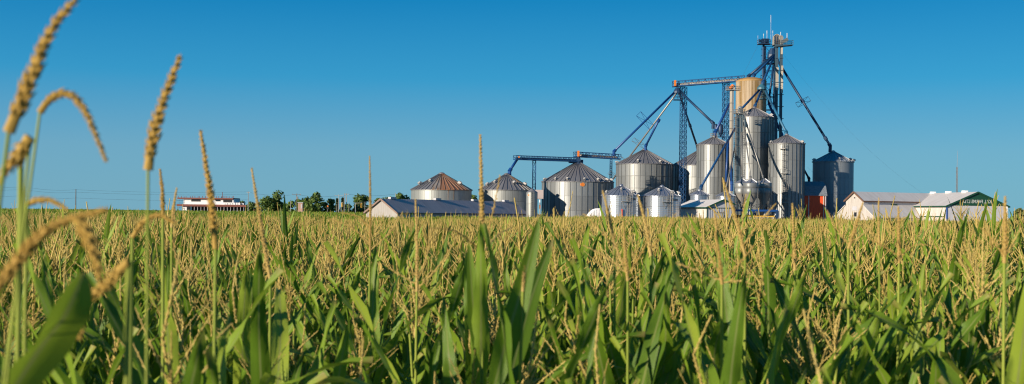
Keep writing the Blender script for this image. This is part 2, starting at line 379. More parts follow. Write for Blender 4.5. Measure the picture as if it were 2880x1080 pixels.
# ladders and platforms of the small bins
for (b_, Rr, ze, th) in ((G1, RG1, zeG1, 17), (G2, RG2, zeG2, 14)):
    o_ = cyl_pt(1, th, 0)
    ladder(b_, cyl_pt(Rr + .35, th, 0.2), cyl_pt(Rr + .35, th, ze + .6), o_, 0.55, 0.5, SPOUT, 0.05)
    ladder(b_, cyl_pt(Rr + .35, th + 6, 0.2), cyl_pt(Rr + .35, th + 6, ze + 1.0), o_, 0.5, 0.5, SPOUT, 0.05, True)
    pm = MB()
    pc = cyl_pt(Rr + .5, th - 9, ze - 1.25); rot = Matrix.Rotation(R(th - 9), 3, 'Z')
    pm.box(pc, (1.8, 1.0, 0.10), rot)
    for sx in (-.85, 0, .85):
        q = pc + rot @ Vector((sx, -.45, 0)); pm.tube(q, q + Vector((0, 0, 1.1)), .04, 4)
    for hz in (.55, 1.1): pm.tube(pc + rot @ Vector((-.85, -.45, hz)), pc + rot @ Vector((.85, -.45, hz)), .04, 4)
    pm.tube(pc + rot @ Vector((-.8, -.4, 0)), pc + rot @ Vector((-.1, .45, -1.5)), .05, 4)
    pm.build('ladder_platform', GREYP, b_)
MB().beam(cyl_pt(RG1 + .3, -2, 0.6), cyl_pt(RG1 + .3, -2, 3.9), .22, .22).build('red_post', RED, G1)
ladder(I_, cyl_pt(RI + .4, -20, 5.5), cyl_pt(RI + .4, -20, zeI - .2), cyl_pt(1, -20, 0), 0.6, 0.5, SPOUT, 0.05, True)
ladder(I_, cyl_pt(RI + .4, -11, 2.0), cyl_pt(RI + .4, -11, 10.5), cyl_pt(1, -11, 0), 0.6, 0.5, SPOUT, 0.05, True)
for (z, th) in ((6.0, -16), (zeI - 1.4, -24), (13.0, -20)):
    mb = MB(); pc = cyl_pt(RI + .6, th, z); rot = Matrix.Rotation(R(th), 3, 'Z'); mb.box(pc, (1.5, 1.1, .1), rot)
    for sx in (-.7, .7): mb.tube(pc + rot @ Vector((sx, -.5, 0)), pc + rot @ Vector((sx, -.5, 1.0)), .04, 4)
    mb.tube(pc + rot @ Vector((-.7, -.5, 1.0)), pc + rot @ Vector((.7, -.5, 1.0)), .04, 4)
    mb.build('ladder_platform', GREYP, I_)
# roof rail round the filler of the slender bin
mb = MB()
for k in range(8):
    t0, t1 = 2 * math.pi * k / 8, 2 * math.pi * (k + 1) / 8
    for h in (.5, 1.0): mb.tube((.9 * math.cos(t0), .9 * math.sin(t0), zpF + h - .2), (.9 * math.cos(t1), .9 * math.sin(t1), zpF + h - .2), .04, 4, caps=False)
    mb.tube((.9 * math.cos(t0), .9 * math.sin(t0), zpF - .5), (.9 * math.cos(t0), .9 * math.sin(t0), zpF + .8), .04, 4)
mb.build('filler_rail', GREYP, Fb)

# small hopper silo with ladder, in front of the wide bins
def small_silo(label, cx, rp, ye, yp, D):
    Rr = rp * D / FPX; c = P(cx, ye, D); zp = P(cx, yp, D).z
    t = thing('feed_silo', label, 'silo', (c.x, D, 0))
    for k in range(3):
        z0, z1 = c.z * k / 3, c.z * (k + 1) / 3
        MB().lathe([(Rr - .03, z0), (Rr, z0 + .03), (Rr, z1 - .03), (Rr - .03, z1)], 24).build('wall_ring', GALD, t, smooth=False)
    MB().lathe([(Rr + .06, c.z - .02), (0.25, zp), (0.01, zp + .12)], 16).build('roof', ROOFM, t)
    ladder(t, cyl_pt(Rr + .18, 2, .2), cyl_pt(Rr + .18, 2, c.z + .2), (0, -1, 0), .5, .38, SEAM, .05)
    e = [cyl_pt(Rr + .02, -38 + .28 * math.cos(a) / Rr * 57.3, c.z - .6 + .3 * math.sin(a)) for a in np.linspace(0, 2 * math.pi, 16, endpoint=False)]
    MB().add(e, [tuple(range(16))]).build('emblem_plate', CREAM, t)
    e = [cyl_pt(Rr + .035, -38 + .15 * math.cos(a) / Rr * 57.3, c.z - .6 + .17 * math.sin(a)) for a in np.linspace(0, 2 * math.pi, 12, endpoint=False)]
    MB().add(e, [tuple(range(12))]).build('emblem', ORANGE, t)
    MB().tube((Rr + .5, -.2, 0), (Rr + .5, -.2, 2.6 + c.z * .35), .1, 6).build('side_pipe', SEAM, t)
small_silo('small narrow silo with a ladder and round pale mark, between two wide bins', 1495.5, 16, 541, 531, 262)
# grey-roofed lean shed behind it
t = thing('grey_roof_shed', 'small grey-roofed shed squeezed between the narrow silo and the widest bin', 'shed', P(1515, 605, 292) * 1, 0)
t.location.z = 0
MB().box((0, 0, 7.3), (1.9, 5.5, 2.1)).build('roof_hood', ROOFG, t)
for sx in (-.55, .15): MB().tube((sx, -2.2, 0), (sx, -2.2, 6.25), .13, 6).build('post', TRIMW, t)
MB().box((0.15, -2.4, 4.4), (.35, .3, .9)).build('orange_box', ORANGE, t)
# white arched tent beside the small lettered bin
cq = P(1682, 600, 292); rq = 34 * 292 / FPX
t = thing('arched_tent', 'white ribbed arched fabric tent behind the small lettered bin', 'tent', (cq.x, 288, 0), 0)
for k in range(9):
    y0 = k * 1.2
    MB().lathe([(rq, y0), (rq + .08, y0 + .12), (rq, y0 + 1.16)], 22, 0, math.pi).build('fabric_panel', TRIMW, t).matrix_local = Matrix(((1, 0, 0, 0), (0, 0, 1, 0), (0, 1.42, 0, 0), (0, 0, 0, 1)))
fv = [(rq * math.cos(a), 0.02, 1.42 * rq * math.sin(a)) for a in np.linspace(0, math.pi, 23)]
for k in range(22):
    MB().add([fv[k], (fv[k][0], .02, 0), (fv[k + 1][0], .02, 0), fv[k + 1]], [(0, 1, 2, 3)]).build('end_panel', TRIMW, t)
    MB().box((fv[k][0], -.02, fv[k][2] / 2), (.07, .06, max(fv[k][2], .05))).build('end_rib', GREYSID, t)

# concrete tank
cK = P(2112, 229, 326); RK = 42.5 * 326 / FPX; zK = cK.z; zKp = P(2112, 217, 326).z
t = thing('concrete_tank', 'tall tan concrete tank with brown stains and domed top behind the steel bins', 'tank', (cK.x, 326, 0))
n = 30
for k in range(n):
    a0, a1 = 2 * math.pi * k / n, 2 * math.pi * (k + 1) / n
    if math.sin((a0 + a1) / 2) > 0.5: continue
    MB().lathe([(RK - .05, 0), (RK, .05), (RK, zK)], 2, a0 + .004, a1 - .004).build('wall_stave', CONC, t)
MB().lathe([(RK - .07, 0), (RK - .07, zK)], 40).build('core', CONC, t, smooth=True)
MB().lathe([(RK + .05, zK - .15), (RK + .05, zK), (RK * .8, zK + (zKp - zK) * .45), (RK * .4, zK + (zKp - zK) * .85), (.01, zKp)], 32).build('dome', mat('rusty_dome', (0.42, 0.25, 0.08), .8, 0, 0, ((.5, .5, .5), .4, .7), col2=(.30, .17, .06)), t, smooth=True)
for z in (zK - 2.9, zK - 6.3, zK - 10):
    MB().lathe([(RK, z - .05), (RK + .03, z), (RK, z + .05)], 40).build('hoop', mat('hoop_steel', (.35, .27, .18), .7), t)
mb = MB()
for k in range(14):
    a0, a1 = R(-60 + 17 * k), R(-60 + 17 * (k + 1))
    for h in (.6, 1.15): mb.tube((RK * .92 * math.cos(a0), RK * .92 * math.sin(a0), zK + h), (RK * .92 * math.cos(a1), RK * .92 * math.sin(a1), zK + h), .045, 4, caps=False)
    mb.tube((RK * .92 * math.cos(a0), RK * .92 * math.sin(a0), zK), (RK * .92 * math.cos(a0), RK * .92 * math.sin(a0), zK + 1.15), .045, 4)
mb.build('roof_rail', BLUED, t)

# hopper bins on legs
def hopper(label, cx, rp, D, yp=503.6, ye=514.5, yb=545, yc=583):
    Rr = rp * D / FPX; c = P(cx, ye, D); z = [P(cx, y, D).z for y in (yp, ye, yb, yc)]
    t = thing('hopper_bin', label, 'hopper bin', (c.x, D, 0), 0, 'hopper bins on legs')
    MB().lathe([(Rr + .05, z[1] - .03), (.3, z[0] - .1), (.28, z[0]), (.01, z[0] + .02)], 24).build('roof', ROOFB, t, smooth=True)
    for k in range(2):
        z0 = z[2] + (z[1] - z[2]) * k / 2; z1 = z[2] + (z[1] - z[2]) * (k + 1) / 2
        MB().lathe([(Rr - .03, z0), (Rr, z0 + .02), (Rr, z1 - .02), (Rr - .03, z1)], 30).build('wall_ring', GAL, t, smooth=True)
    MB().lathe([(Rr, z[2] - .01), (.22, z[3]), (.2, z[3] - .35), (.01, z[3] - .36)], 24).build('cone', mat('hopper_cone', (.30, .28, .25), .55, .4), t, smooth=True)
    n = 6
    for k in range(n):
        a = 2 * math.pi * (k + .3) / n; a2 = 2 * math.pi * (k + 1.3) / n
        p, q = Vector((Rr * math.cos(a), Rr * math.sin(a), 0)), Vector((Rr * math.cos(a2), Rr * math.sin(a2), 0))
        MB().box((p.x * 1.02, p.y * 1.02, z[2] * .5 + .6), (.14, .14, z[2] + 1.2)).build('leg', SPOUT, t)
        zc = z[3] - .3
        MB().tube(p + Vector((0, 0, zc)), q + Vector((0, 0, zc + 1.3)), .05, 4).build('brace', SPOUT, t)
        MB().tube(p + Vector((0, 0, zc + 1.3)), q + Vector((0, 0, zc)), .05, 4).build('brace', SPOUT, t)
    MB().tube((.1, -.2, z[3] - .3), (.1, -.2, z[3] - 1.2), .28, 8).build('discharge_gate', SEAM, t)
    sl = MB(); 
    p0 = Vector((.2, -.25, z[0] + .1)); p1 = cyl_pt(Rr + .05, 40, z[1] + .12); sl.beam(p0, p1, .25, .14); sl.build('roof_walkway', TRIMW, t)
    p1 = cyl_pt(Rr + .05, -18, z[1] + .06); MB().beam(p0, p1, .18, .05).build('roof_seam', SEAM, t)
hopper('hopper bin on legs nearest the thin grain elevators', 2086, 21.3, 290)
hopper('hopper bin on legs in the middle of the three', 2111.4, 21.8, 284)
hopper('hopper bin on legs beside the tall bin with the caged ladder', 2148.4, 21.5, 288)

# ------------------------------------------------------------------ lattice towers, elevators, conveyors
def lattice(label, cx, wp, ytop, D, nb, m=BLUE, rot=45, half=None, zig=False, r=.09, name='lattice_tower', base=0.0):
    c = P(cx, ytop, D); h = c.z - base; s = wp * D / FPX / 2
    t = thing(name, label, 'tower', (c.x, D, base))
    ps = [Vector((s * math.cos(R(rot + 90 * k)), s * math.sin(R(rot + 90 * k)), 0)) for k in range(4)]
    for p in ps: MB().tube(p, p + Vector((0, 0, h)), r, 6).build('post', m, t)
    mb = MB()
    for k in range(4):
        p, q = ps[k], ps[(k + 1) % 4]
        for j in range(nb):
            z0, z1 = h * j / nb, h * (j + 1) / nb
            a, b_ = (p, q) if (not zig or j % 2) else (q, p)
            mb.tube(a + Vector((0, 0, z0)), b_ + Vector((0, 0, z1)), r * .55, 4, caps=False)
            if not zig: mb.tube(b_ + Vector((0, 0, z0)), a + Vector((0, 0, z1)), r * .55, 4, caps=False)
            mb.tube(p + Vector((0, 0, z1)), q + Vector((0, 0, z1)), r * .55, 4, caps=False)
    b_ = mb.build('lattice_bracing', m, t); b_['kind'] = 'stuff'
    return t
lattice('blue lattice tower under the end of the high conveyor bridge', 1922, 20, 245, 338, 25, BLUE, 8)
lattice('blue lattice tower standing between the high conveyor bridge and the tan tank', 2041, 20, 233, 336, 26, BLUE, 8)
lattice('slim blue frame tower propping the low conveyor bridge over the plain grey bin', 1502, 12, 452, 313, 9, BLUE, 45, zig=True, r=.1)
lattice('short thin blue frame tower beside the widest bin, under the low bridge end', 1718, 8, 449, 327, 12, BLUE, 45, zig=True, r=.09)
lattice('thin grey aerial mast rising behind the white barn roof', 2691, 5, 470, 330, 22, mat('mast_steel', (.16, .18, .20), .5, .5), 20, r=.06, name='aerial_mast')
a_, b_ = P(2691, 470, 330), P(2692.5, 424, 330)
mast_tip = MB().tube(a_, b_, .07, 5, .03).build('mast_whip', mat('mast_whip_steel', (.35, .36, .38), .5, .4))
for o_ in list(COL.objects):
    if o_.name.startswith('aerial_mast'): mast_tip.parent = o_; mast_tip.matrix_parent_inverse = Matrix.Translation(-Vector(o_.location))

# main support tower with platforms
ct = P(2164, 128, 338); zt = ct.z
t = thing('support_tower', 'tall blue steel support tower carrying the platforms and antennas', 'tower', (ct.x, 338, 0)); TW = t
ps = [Vector((2.05 * math.cos(R(25 + 90 * k)), 2.05 * math.sin(R(25 + 90 * k)), 0)) for k in range(4)]
for p in ps: MB().tube(p, p + Vector((0, 0, zt)), .30 if p.x < 0 else .2, 8).build('post', BLUED, t)
mb = MB()
for k in range(4):
    p, q = ps[k], ps[(k + 1) % 4]
    for j in range(14):
        z0, z1 = zt * j / 14, zt * (j + 1) / 14
        mb.tube(p + Vector((0, 0, z0)), q + Vector((0, 0, z1)), .06, 4, caps=False)
        mb.tube(p + Vector((0, 0, z1)), q + Vector((0, 0, z1)), .09, 4, caps=False)
mb.build('lattice_bracing', BLUED, t)['kind'] = 'stuff'
ladder(t, ps[1] + Vector((-.5, -.3, 0)), ps[1] + Vector((-.5, -.3, zt + 1)), (-1, -.3, 0), .5, .6, BLUED, .04, True)
def wp(x, y, D=336): return P(x, y, D) - Vector((ct.x, 338, 0))
def platform(parent, x0, x1, y, D, dep, m, rail=True, name='platform', hr=1.15, taper=0.0, wpf=wp):
    a, b_ = wpf(x0, y, D), wpf(x1, y, D)
    p = MB(); p.box(((a.x + b_.x) / 2, a.y, a.z), (b_.x - a.x, dep, .16)); 
    if taper: p.add([(a.x + .3, a.y - dep / 2.2, a.z - .09), (b_.x, a.y - dep / 2.2, b_.z - .09), (a.x + .3, a.y - dep / 2.2, a.z - taper), (a.x + .3, a.y + dep / 2.2, a.z - .09), (b_.x, a.y + dep / 2.2, a.z - .09), (a.x + .3, a.y + dep / 2.2, a.z - taper)], [(0, 2, 1), (3, 4, 5), (2, 5, 4, 1), (0, 3, 5, 2)])
    f = p.build(name, m, parent)
    if rail:
        g = MB(); nx_ = max(2, int((b_.x - a.x) / 1.3))
        for sy in (-dep / 2 + .05, dep / 2 - .05):
            for k in range(nx_ + 1):
                x = a.x + .05 + (b_.x - a.x - .1) * k / nx_; g.tube((x, a.y + sy, a.z), (x, a.y + sy, a.z + hr), .05, 4)
            for h in (hr * .5, hr): g.tube((a.x, a.y + sy, a.z + h), (b_.x, a.y + sy, a.z + h), .05, 4)
        for x in (a.x + .05, b_.x - .05):
            for h in (hr * .5, hr): g.tube((x, a.y - dep / 2, a.z + h), (x, a.y + dep / 2, a.z + h), .05, 4)
        g.build('railing', m, f)
    return f
platform(t, 2131, 2164, 124, 336, 2.6, BLUED)
platform(t, 2146, 2187, 179, 336, 3.6, BLUED, hr=1.0)
mb = MB(); c_ = wp(2151, 117, 336); mb.box(c_, (1.9, 1.4, 1.5)); mb.tube(c_ + Vector((-.9, 0, .1)), c_ + Vector((-1.6, 0, .2)), .35, 8); mb.tube(c_ + Vector((0, -.72, .1)), c_ + Vector((0, -.9, .1)), .5, 10)
mb.build('drive_unit', BLUED, t)
antm = mat('antenna_white', (.55, .55, .54), .5)
for (x, y0, y1, r) in ((2131, 100, 124, .05), (2147, 95, 116, .10), (2156.5, 86, 116, .11), (2167.5, 42, 118, .075), (2173, 86, 112, .09)):
    a, b_ = wp(x, y1), wp(x, y0); mb = MB(); r *= .6; mb.tube(a, b_, r, 6, r * .55); mb.tube(a + (b_ - a) * .72, b_, r * 1.5, 6); mb.build('antenna', antm, t)

# bucket elevator pair with its head, right of the tower
cl = P(2190, 128, 331)
t = thing('bucket_elevator', 'twin-tube blue-grey bucket elevator with rounded head, tallest of all', 'elevator', (cl.x, 331, 0))
def wl(x, y, D=331): return P(x, y, D) - Vector((cl.x, 331, 0))
for (x, w) in ((2184, .72), (2197, .66)):
    b_ = wl(x, 124); MB().box((b_.x, 0, b_.z / 2), (w, .75, b_.z)).build('casing', LEGGREY, t)
for (x, w, y0, y1) in ((2184, .76, 190, 255), (2197.3, .5, 134, 153), (2198, .52, 185, 262)):
    a, b_ = wl(x, y1), wl(x, y0); MB().box(((a.x + b_.x) / 2, -.42, (a.z + b_.z) / 2), (w, .08, b_.z - a.z)).build('cream_panel', CREAM, t)
for y in np.arange(164, 420, 34): 
    a, b_ = wl(2179, y), wl(2202, y); MB().beam(a + Vector((0, -.5, 0)), b_ + Vector((0, -.5, 0)), .14, .18).build('tie', LEGGREY, t)
a = wl(2183, 127); zt2 = wl(2183, 97).z; zm = wl(2183, 110).z
mb = MB(); w_ = 1.0
prof = [(-w_, a.z), (-w_, zm)] + [(w_ * -math.cos(math.pi * k / 10), zm + (zt2 - zm) * math.sin(math.pi * k / 10)) for k in range(1, 10)] + [(w_, zm), (w_, a.z)]
nn = len(prof); mb.add([(a.x + x, sy, z) for sy in (-.5, .5) for (x, z) in prof], [tuple(range(nn)), tuple(range(2 * nn - 1, nn - 1, -1))] + [(k, nn + k, nn + (k + 1) % nn, (k + 1) % nn) for k in range(nn)])
mb.build('head_hood', mat('hood_steel', (.17, .155, .135), .6, .3), t)
rim = MB()
for k in range(len(prof) - 1): rim.beam((a.x + prof[k][0], -.53, prof[k][1]), (a.x + prof[k + 1][0], -.53, prof[k + 1][1]), .22, .10)
rim.build('hood_rim', CREAM, t)
for sx in (-.4, 0.1, .55): MB().box((a.x + sx, -.52, (a.z + zm) / 2 + .4), (.16, .1, 2.1)).build('hood_stiffener', BLUED, t)
platform(t, 2174, 2228, 127, 331, 2.4, LEGGREY, taper=.55, wpf=lambda x, y, D: P(x, y, D) - Vector((cl.x, 331, 0)))
MB().beam(wl(2195, 121, 330.2), wl(2215, 110, 330.2), .7, .9).build('drive_unit', mat('drive_grey', (.12, .13, .13), .5), t)
c_ = wl(2196, 106.5, 329.9); d_ = MB().tube(c_, c_ + Vector((.05, -.12, 0)), .68, 16).build('dish', CREAM, t)
for (x, y0, y1, r) in ((2195, 90, 126, .09), (2213, 93, 106, .10)):
    p0, p1 = wl(x, y1, 330), wl(x, y0, 330); MB().tube(p0, p1, r, 6).build('antenna', antm, t)

def frus(mb, c, r0, z0, r1, z1, n=10): return mb.lathe([(0.01, z0), (r0, z0), (r1, z1), (0.01, z1)], n, c=c)
# distributors
def distributor(label, x, y0, y1, D, r0, r1, m, plat=None):
    a, b_ = P(x, y0, D), P(x, y1, D)
    t = thing('grain_distributor', label, 'distributor', (b_.x, D, b_.z))
    h = a.z - b_.z
    mb = MB(); frus(mb, (0, 0, 0), r1, 0, r1 * .96, h * .35); mb.build('spout_ring', m, t)
    mb = MB(); frus(mb, (0, 0, 0), r1 * .96, h * .35 + .01, r0, h); mb.build('hood', m, t)
    if plat:
        x0, x1, y = plat
        platform(t, x0, x1, y, D, 2.2, m, wpf=lambda xx, yy, DD: P(xx, yy, DD) - Vector((b_.x, D, b_.z)), hr=(y - y1) * D / FPX * .9)
    return t
distributor('dark blue hopper-shaped distributor high in the support tower', 2171, 136, 163, 336, .55, 1.35, BLUED)
distributor('teal cone distributor in front of the tan tank', 2142, 236, 252, 318, .35, 1.25, mat('teal_paint', (.03, .12, .17), .5), plat=(2135, 2156, 279))
distributor('blue cone distributor hanging under the end of the high bridge', 1905, 246, 262, 335, .5, 1.15, BLUED, plat=(1894, 1917, 281))

# spouts
def spout(label, a, b_, r, m=BLUE, elbow=True, braces=(), collar=(), m2=None):
    r *= .80; a, b_ = P(*a), P(*b_); t = thing('grain_spout', label, 'spout', b_, 0)
    a = a - b_; o = Vector((0, 0, 0)); top = o + Vector((0, 0, 0)); d = a.normalized()
    el = o + d * (r * 4) if elbow else o
    MB().tube(a, el, r, 10).build('pipe', m, t, smooth=True)
    if elbow:
        mb = MB(); mb.tube(el + d * r * 2, el - d * r * .6, r * 1.5, 10); mb.tube(el - d * r * .3, Vector((el.x, el.y, -r * 2.2)), r * 1.35, 10); mb.build('elbow', m, t)
    for f in collar: q = a.lerp(el, f); MB().tube(q - d * .45, q + d * .45, r * 1.45, 10).build('collar', m, t)
    for (f, s) in braces:
        q = a.lerp(el, f); x = Vector((d.z, 0, -d.x)).normalized() * s; w = d * s * .38
        mb = MB(); c4 = [q + x + w, q + x - w, q - x - w, q - x + w]
        for k in range(4): mb.tube(c4[k], c4[(k + 1) % 4], .045, 4)
        for k in (0, 1): mb.tube(c4[k], c4[k + 2], .045, 4)
        mb.tube(q + Vector((0, -s, 0)), q + Vector((0, s, 0)), .045, 4)
        mb.build('truss_frame', m2 or m, t)
    return t
spout('dark blue spout from the tower distributor down to the high bridge end', (2176, 154, 335), (2094, 223, 333), .42, BLUED)
spout('blue spout from the tower distributor onto the tan tank dome', (2178, 156, 335), (2113, 218, 326), .38, BLUE)
spout('blue spout from the tower distributor to the teal cone distributor', (2176, 160, 335), (2143, 236, 318), .38, BLUE)
spout('steep blue spout from the tower platform down past the tan tank side', (2175, 181, 335), (2161, 288, 333), .36, BLUED, collar=(.98,))
spout('long blue spout reaching the lone blue-grey bin behind the red barn', (2181, 162, 334), (2341, 421, 324.4), .40, BLUED, braces=((.51, 1.9),), collar=(.5, .92))
spout('blue spout from the teal distributor running left to the thin elevators', (2134, 254, 318), (2087, 304, 303), .34, BLUE, elbow=False)
spout('blue spout from the teal distributor onto the tallest steel bin', (2141, 254, 318), (2121, 302, 306.8), .36, BLUE)
spout('blue spout from the teal distributor onto the bin with the caged ladder', (2150, 252, 318), (2214, 379, 299), .38, mat('teal_blue_paint', (.02, .12, .22), .5))
spout('dark blue spout sloping behind the tallest bin to the bucket elevator foot', (2162, 292, 333), (2203, 392, 333), .42, BLUEB)
spout('long blue spout from the high bridge to the lower conveyor bridge', (1899, 257, 335), (1719, 433, 322), .36, BLUEB, braces=((.5, 2.6),))
spout('thin grey spout slanting from the high bridge to behind the widest bin', (1903, 261, 336), (1664, 584, 382), .28, SPOUT, False, braces=((.41, 2.2), (.57, 2.2), (.7, 2.2)))
spout('blue branch spout dropping onto the large shiny bin', (1853, 337, 338), (1811, 419, 345), .36, BLUEB, collar=(.03,))
spout('dark blue spout from the high bridge to the half hidden bin', (1909, 261, 335), (1964, 424, 352), .36, BLUED, collar=(.58,))
spout('dark blue spout from the high bridge to the blue filter unit', (1913, 258, 335), (2013, 354, 325), .40, BLUED)
spout('bright blue spout feeding the tall slender bin', (2051, 292, 320), (2006, 382, 315), .42, BLUEB)
spout('long blue spout slanting across the slender bin to the squat bin', (2067, 361, 300), (1967, 533, 280), .34, BLUE)
spout('silver spout beside the slender bin to the rust-streaked squat bin', (2066, 415, 298), (2040, 537, 280), .20, SPOUT)
spout('upright blue pipe in the gap behind the rust-streaked squat bin', (2047, 392, 306), (2041, 512, 302), .34, BLUEB, False)
spout('slightly slanting blue pipe in the gap left of the hopper bins', (2050, 392, 306), (2058.5, 530, 302), .36, BLUEB)
spout('silver spout from the small elevator head to the hopper bin beside the tall ladder bin', (2097, 342, 297), (2147, 504, 288), .22, SPOUT, collar=(.05,))
spout('silver spout from the small elevator head to the middle hopper bin', (2091, 345, 297), (2111, 504, 284), .20, SPOUT, braces=((.4, 1.6),))
spout('silver spout from the small elevator head to the hopper bin nearest it', (2086, 345, 297), (2087, 504, 290), .20, SPOUT)
spout('short dark spout ending on the red barn roof', (2261, 478, 308), (2278, 508, 304), .30, BLACK)
spout('dark blue spout from the low bridge to the plain grey bin', (1454, 448, 310), (1426, 491, 307), .42, BLUEB)

def wconv(c):
    return lambda x, y, D: P(x, y, D) - c
def conveyor(label, x0, y0, x1, y1, D0, D1, hp, cas_m, motor=None, top=True, casing_frac=(0, 1), tail=None, nb=16):
    a, b_ = P(x0, y0, D0), P(x1, y1, D1)                 # bottom line of the bridge
    c = Vector(a); t = thing('conveyor_bridge', label, 'conveyor', c); a = a - c; b_ = b_ - c
    H_ = hp * D0 / FPX; w = 1.5
    d = (b_ - a); n_ = Vector((d.y, -d.x, 0)).normalized() * (w / 2)
    fl = MB(); fl.beam(a + Vector((0, 0, .1)), b_ + Vector((0, 0, .1)), w + .2, .28); fl.build('floor_beam', BLUE, t)
    p, q = a.lerp(b_, casing_frac[0]), a.lerp(b_, casing_frac[1])
    n_seg = 7
    for k in range(n_seg):
        s0, s1 = p.lerp(q, k / n_seg), p.lerp(q, (k + 1) / n_seg - .004); MB().beam(s0 + Vector((0, 0, H_ * .36)), s1 + Vector((0, 0, H_ * .36)), .75, H_ * .42).build('casing', cas_m, t)
    for s in (-1, 1):
        MB().beam(a + n_ * s + Vector((0, 0, H_)), b_ + n_ * s + Vector((0, 0, H_)), .12, .12).build('top_rail', BLUE, t)
        MB().beam(a + n_ * s + Vector((0, 0, H_ * .55)), b_ + n_ * s + Vector((0, 0, H_ * .55)), .07, .07).build('mid_rail', BLUE, t)
        mb = MB()
        for k in range(nb + 1):
            e = a.lerp(b_, k / nb) + n_ * s; mb.tube(e, e + Vector((0, 0, H_)), .055, 4, caps=False)
            if k < nb:
                e2 = a.lerp(b_, (k + 1) / nb) + n_ * s
                mb.tube(e + Vector((0, 0, 0 if k % 2 else H_)), e2 + Vector((0, 0, H_ if k % 2 else 0)), .045, 4, caps=False)
        mb.build('truss_web', BLUE, t)['kind'] = 'stuff'
    if motor:
        mx, my, mw, mh = motor; mD = D0 - 1.2; m0 = P(mx, my, mD) - c
        MB().box(m0, (mw * D0 / FPX, .9, mh * D0 / FPX)).build('motor_guard', ORANGE, t)
    if tail:
        e0, e1 = P(*tail[0]) - c, P(*tail[1]) - c; MB().beam(e0, e1, .9, tail[2]).build('tail_box', BLUED, t)
    return t
conveyor('high blue truss conveyor bridge with cream casing and orange motor cover', 1890, 244.5, 2094, 228, 337, 334, 15, CREAM, (1898, 234, 5, 16), casing_frac=(.07, .98), nb=22)
conveyor('low blue conveyor bridge running from the plain grey bin to the widest bin', 1447, 449, 1624, 455, 310, 319, 11.5, BLUED, (1459, 442, 4, 4), casing_frac=(.02, 1), tail=((1600, 453, 318), (1638, 455, 319), 1.0), nb=24)
conveyor('short blue conveyor bridge with orange motor cover over the widest bin peak', 1615, 441, 1743, 448.5, 319, 323, 14, mat('stained_casing', (.34, .27, .20), .7, 0, .3), (1626, 432, 5.5, 16), casing_frac=(.14, .95), nb=14)
t = thing('drop_chute', 'short dark blue chute joining the low bridges to the widest bin peak', 'chute', P(1626, 458, 318.5))
h = (458 - 440) * 319 / FPX
MB().tube((0, 0, 0), (0, 0, h), .45, 10).build('pipe', BLUED, t); MB().box((0, 0, h * .45), (1.1, 1.1, .8)).build('gate_box', BLUED, t); MB().lathe([(1.2, -.45), (.45, .1)], 12).build('skirt', BLUED, t)

# filter unit above the slender bin
c_ = P(2022, 386, 322); t = thing('filter_unit', 'dark blue filter cylinders on a frame behind the slender bin roof', 'filter unit', (c_.x, 322, 0)); z_ = c_.z
for (dx, r_) in ((-.9, .42), (.35, .65)):
    h = (386 - 352) * 322 / FPX
    MB().lathe([(.2, z_ + .2), (r_, z_ + h * .45), (r_, z_ + h), (r_ * .6, z_ + h + .3), (.01, z_ + h + .35)], 12, c=(dx, 0, 0)).build('cylinder', BLUED, t, smooth=True)
for sx in (-1.5, 1.1):
    MB().tube((sx, .8, 0), (sx, .8, z_ + 2.8), .1, 6).build('post', BLUED, t)
MB().box((-.2, .2, z_ + .1), (3.2, 1.8, .14)).build('deck', BLUED, t)
mb = MB()
for h in (.6, 1.1): mb.tube((-1.8, -.7, z_ + h), (1.3, -.7, z_ + h), .045, 4)
for sx in (-1.8, -.3, 1.3): mb.tube((sx, -.7, z_), (sx, -.7, z_ + 1.1), .045, 4)
mb.build('railing', BLUED, t)

# two thinner elevators in the middle of the group
c_ = P(2057.5, 255, 304); t = thing('bucket_elevator', 'thin cream elevator tube with an orange motor on its top platform', 'elevator', (c_.x, 304, 0)); z_ = c_.z
MB().box((-.2, 0, z_ / 2), (.42, .7, z_)).build('casing', CREAM, t); MB().box((.26, 0, z_ / 2), (.40, .7, z_)).build('casing', GREYP, t)
for y in (290, 315, 340, 362): MB().box((0, 0, P(2057, y, 304).z), (1.0, .82, .12)).build('flange', SEAM, t)
pf = platform(t, 2042, 2080, 253, 304, 1.8, GREYP, wpf=wconv(Vector((c_.x, 304, 0))), hr=.9)
mb = MB(); mb.tube((-.55, -.3, z_ + .45), (.3, -.3, z_ + 1.35), .42, 10); mb.build('motor', ORANGE, t)
MB().box((.3, 0, z_ + .8), (.8, .7, 1.2)).build('head', CREAM, t)
c_ = P(2080, 318, 296); t = thing('bucket_elevator', 'thin grey twin-tube elevator with rounded head in front of the tallest bin', 'elevator', (c_.x, 296, 0)); z_ = c_.z
for dx in (-.62, -.05, .5): MB().box((dx, 0, z_ / 2), (.34, .6, z_)).build('casing', LEGGREY if dx else GREYP, t)
for k in range(12): MB().box((0, -.32, z_ * (k + .5) / 12), (1.5, .06, .12)).build('flange', SEAM, t)
h = (318 - 299) * 296 / FPX
MB().lathe([(.01, 0), (.62, 0), (.62, h * .7), (.5, h * .9), (.3, h), (.01, h)], 14, c=(.1, 0, z_)).build('head', GALBL, t)
for k in range(5): MB().box((-.35 + .22 * k, -.62, z_ + h * .42), (.07, .1, h * .7)).build('head_rib', SEAM, t)
platform(t, 2062, 2095, 319, 296, 1.8, GREYP, wpf=wconv(Vector((c_.x, 296, 0))), hr=.9)
ladder(t, (.95, -.3, 0), (.95, -.3, z_), (0, -1, 0), .5, .5, SEAM, .045, True)
ladder(t, (-1.15, -.3, 0), (-1.15, -.3, z_), (0, -1, 0), .5, .5, SEAM, .045, True)
pv = MB(); pts = [Vector((.7, -.3, z_ - .6)), Vector((1.2, -.5, z_ - 1.8)), Vector((1.35, -.6, z_ - 3.4))]
for k in range(2): pv.tube(pts[k], pts[k + 1], .3, 8)
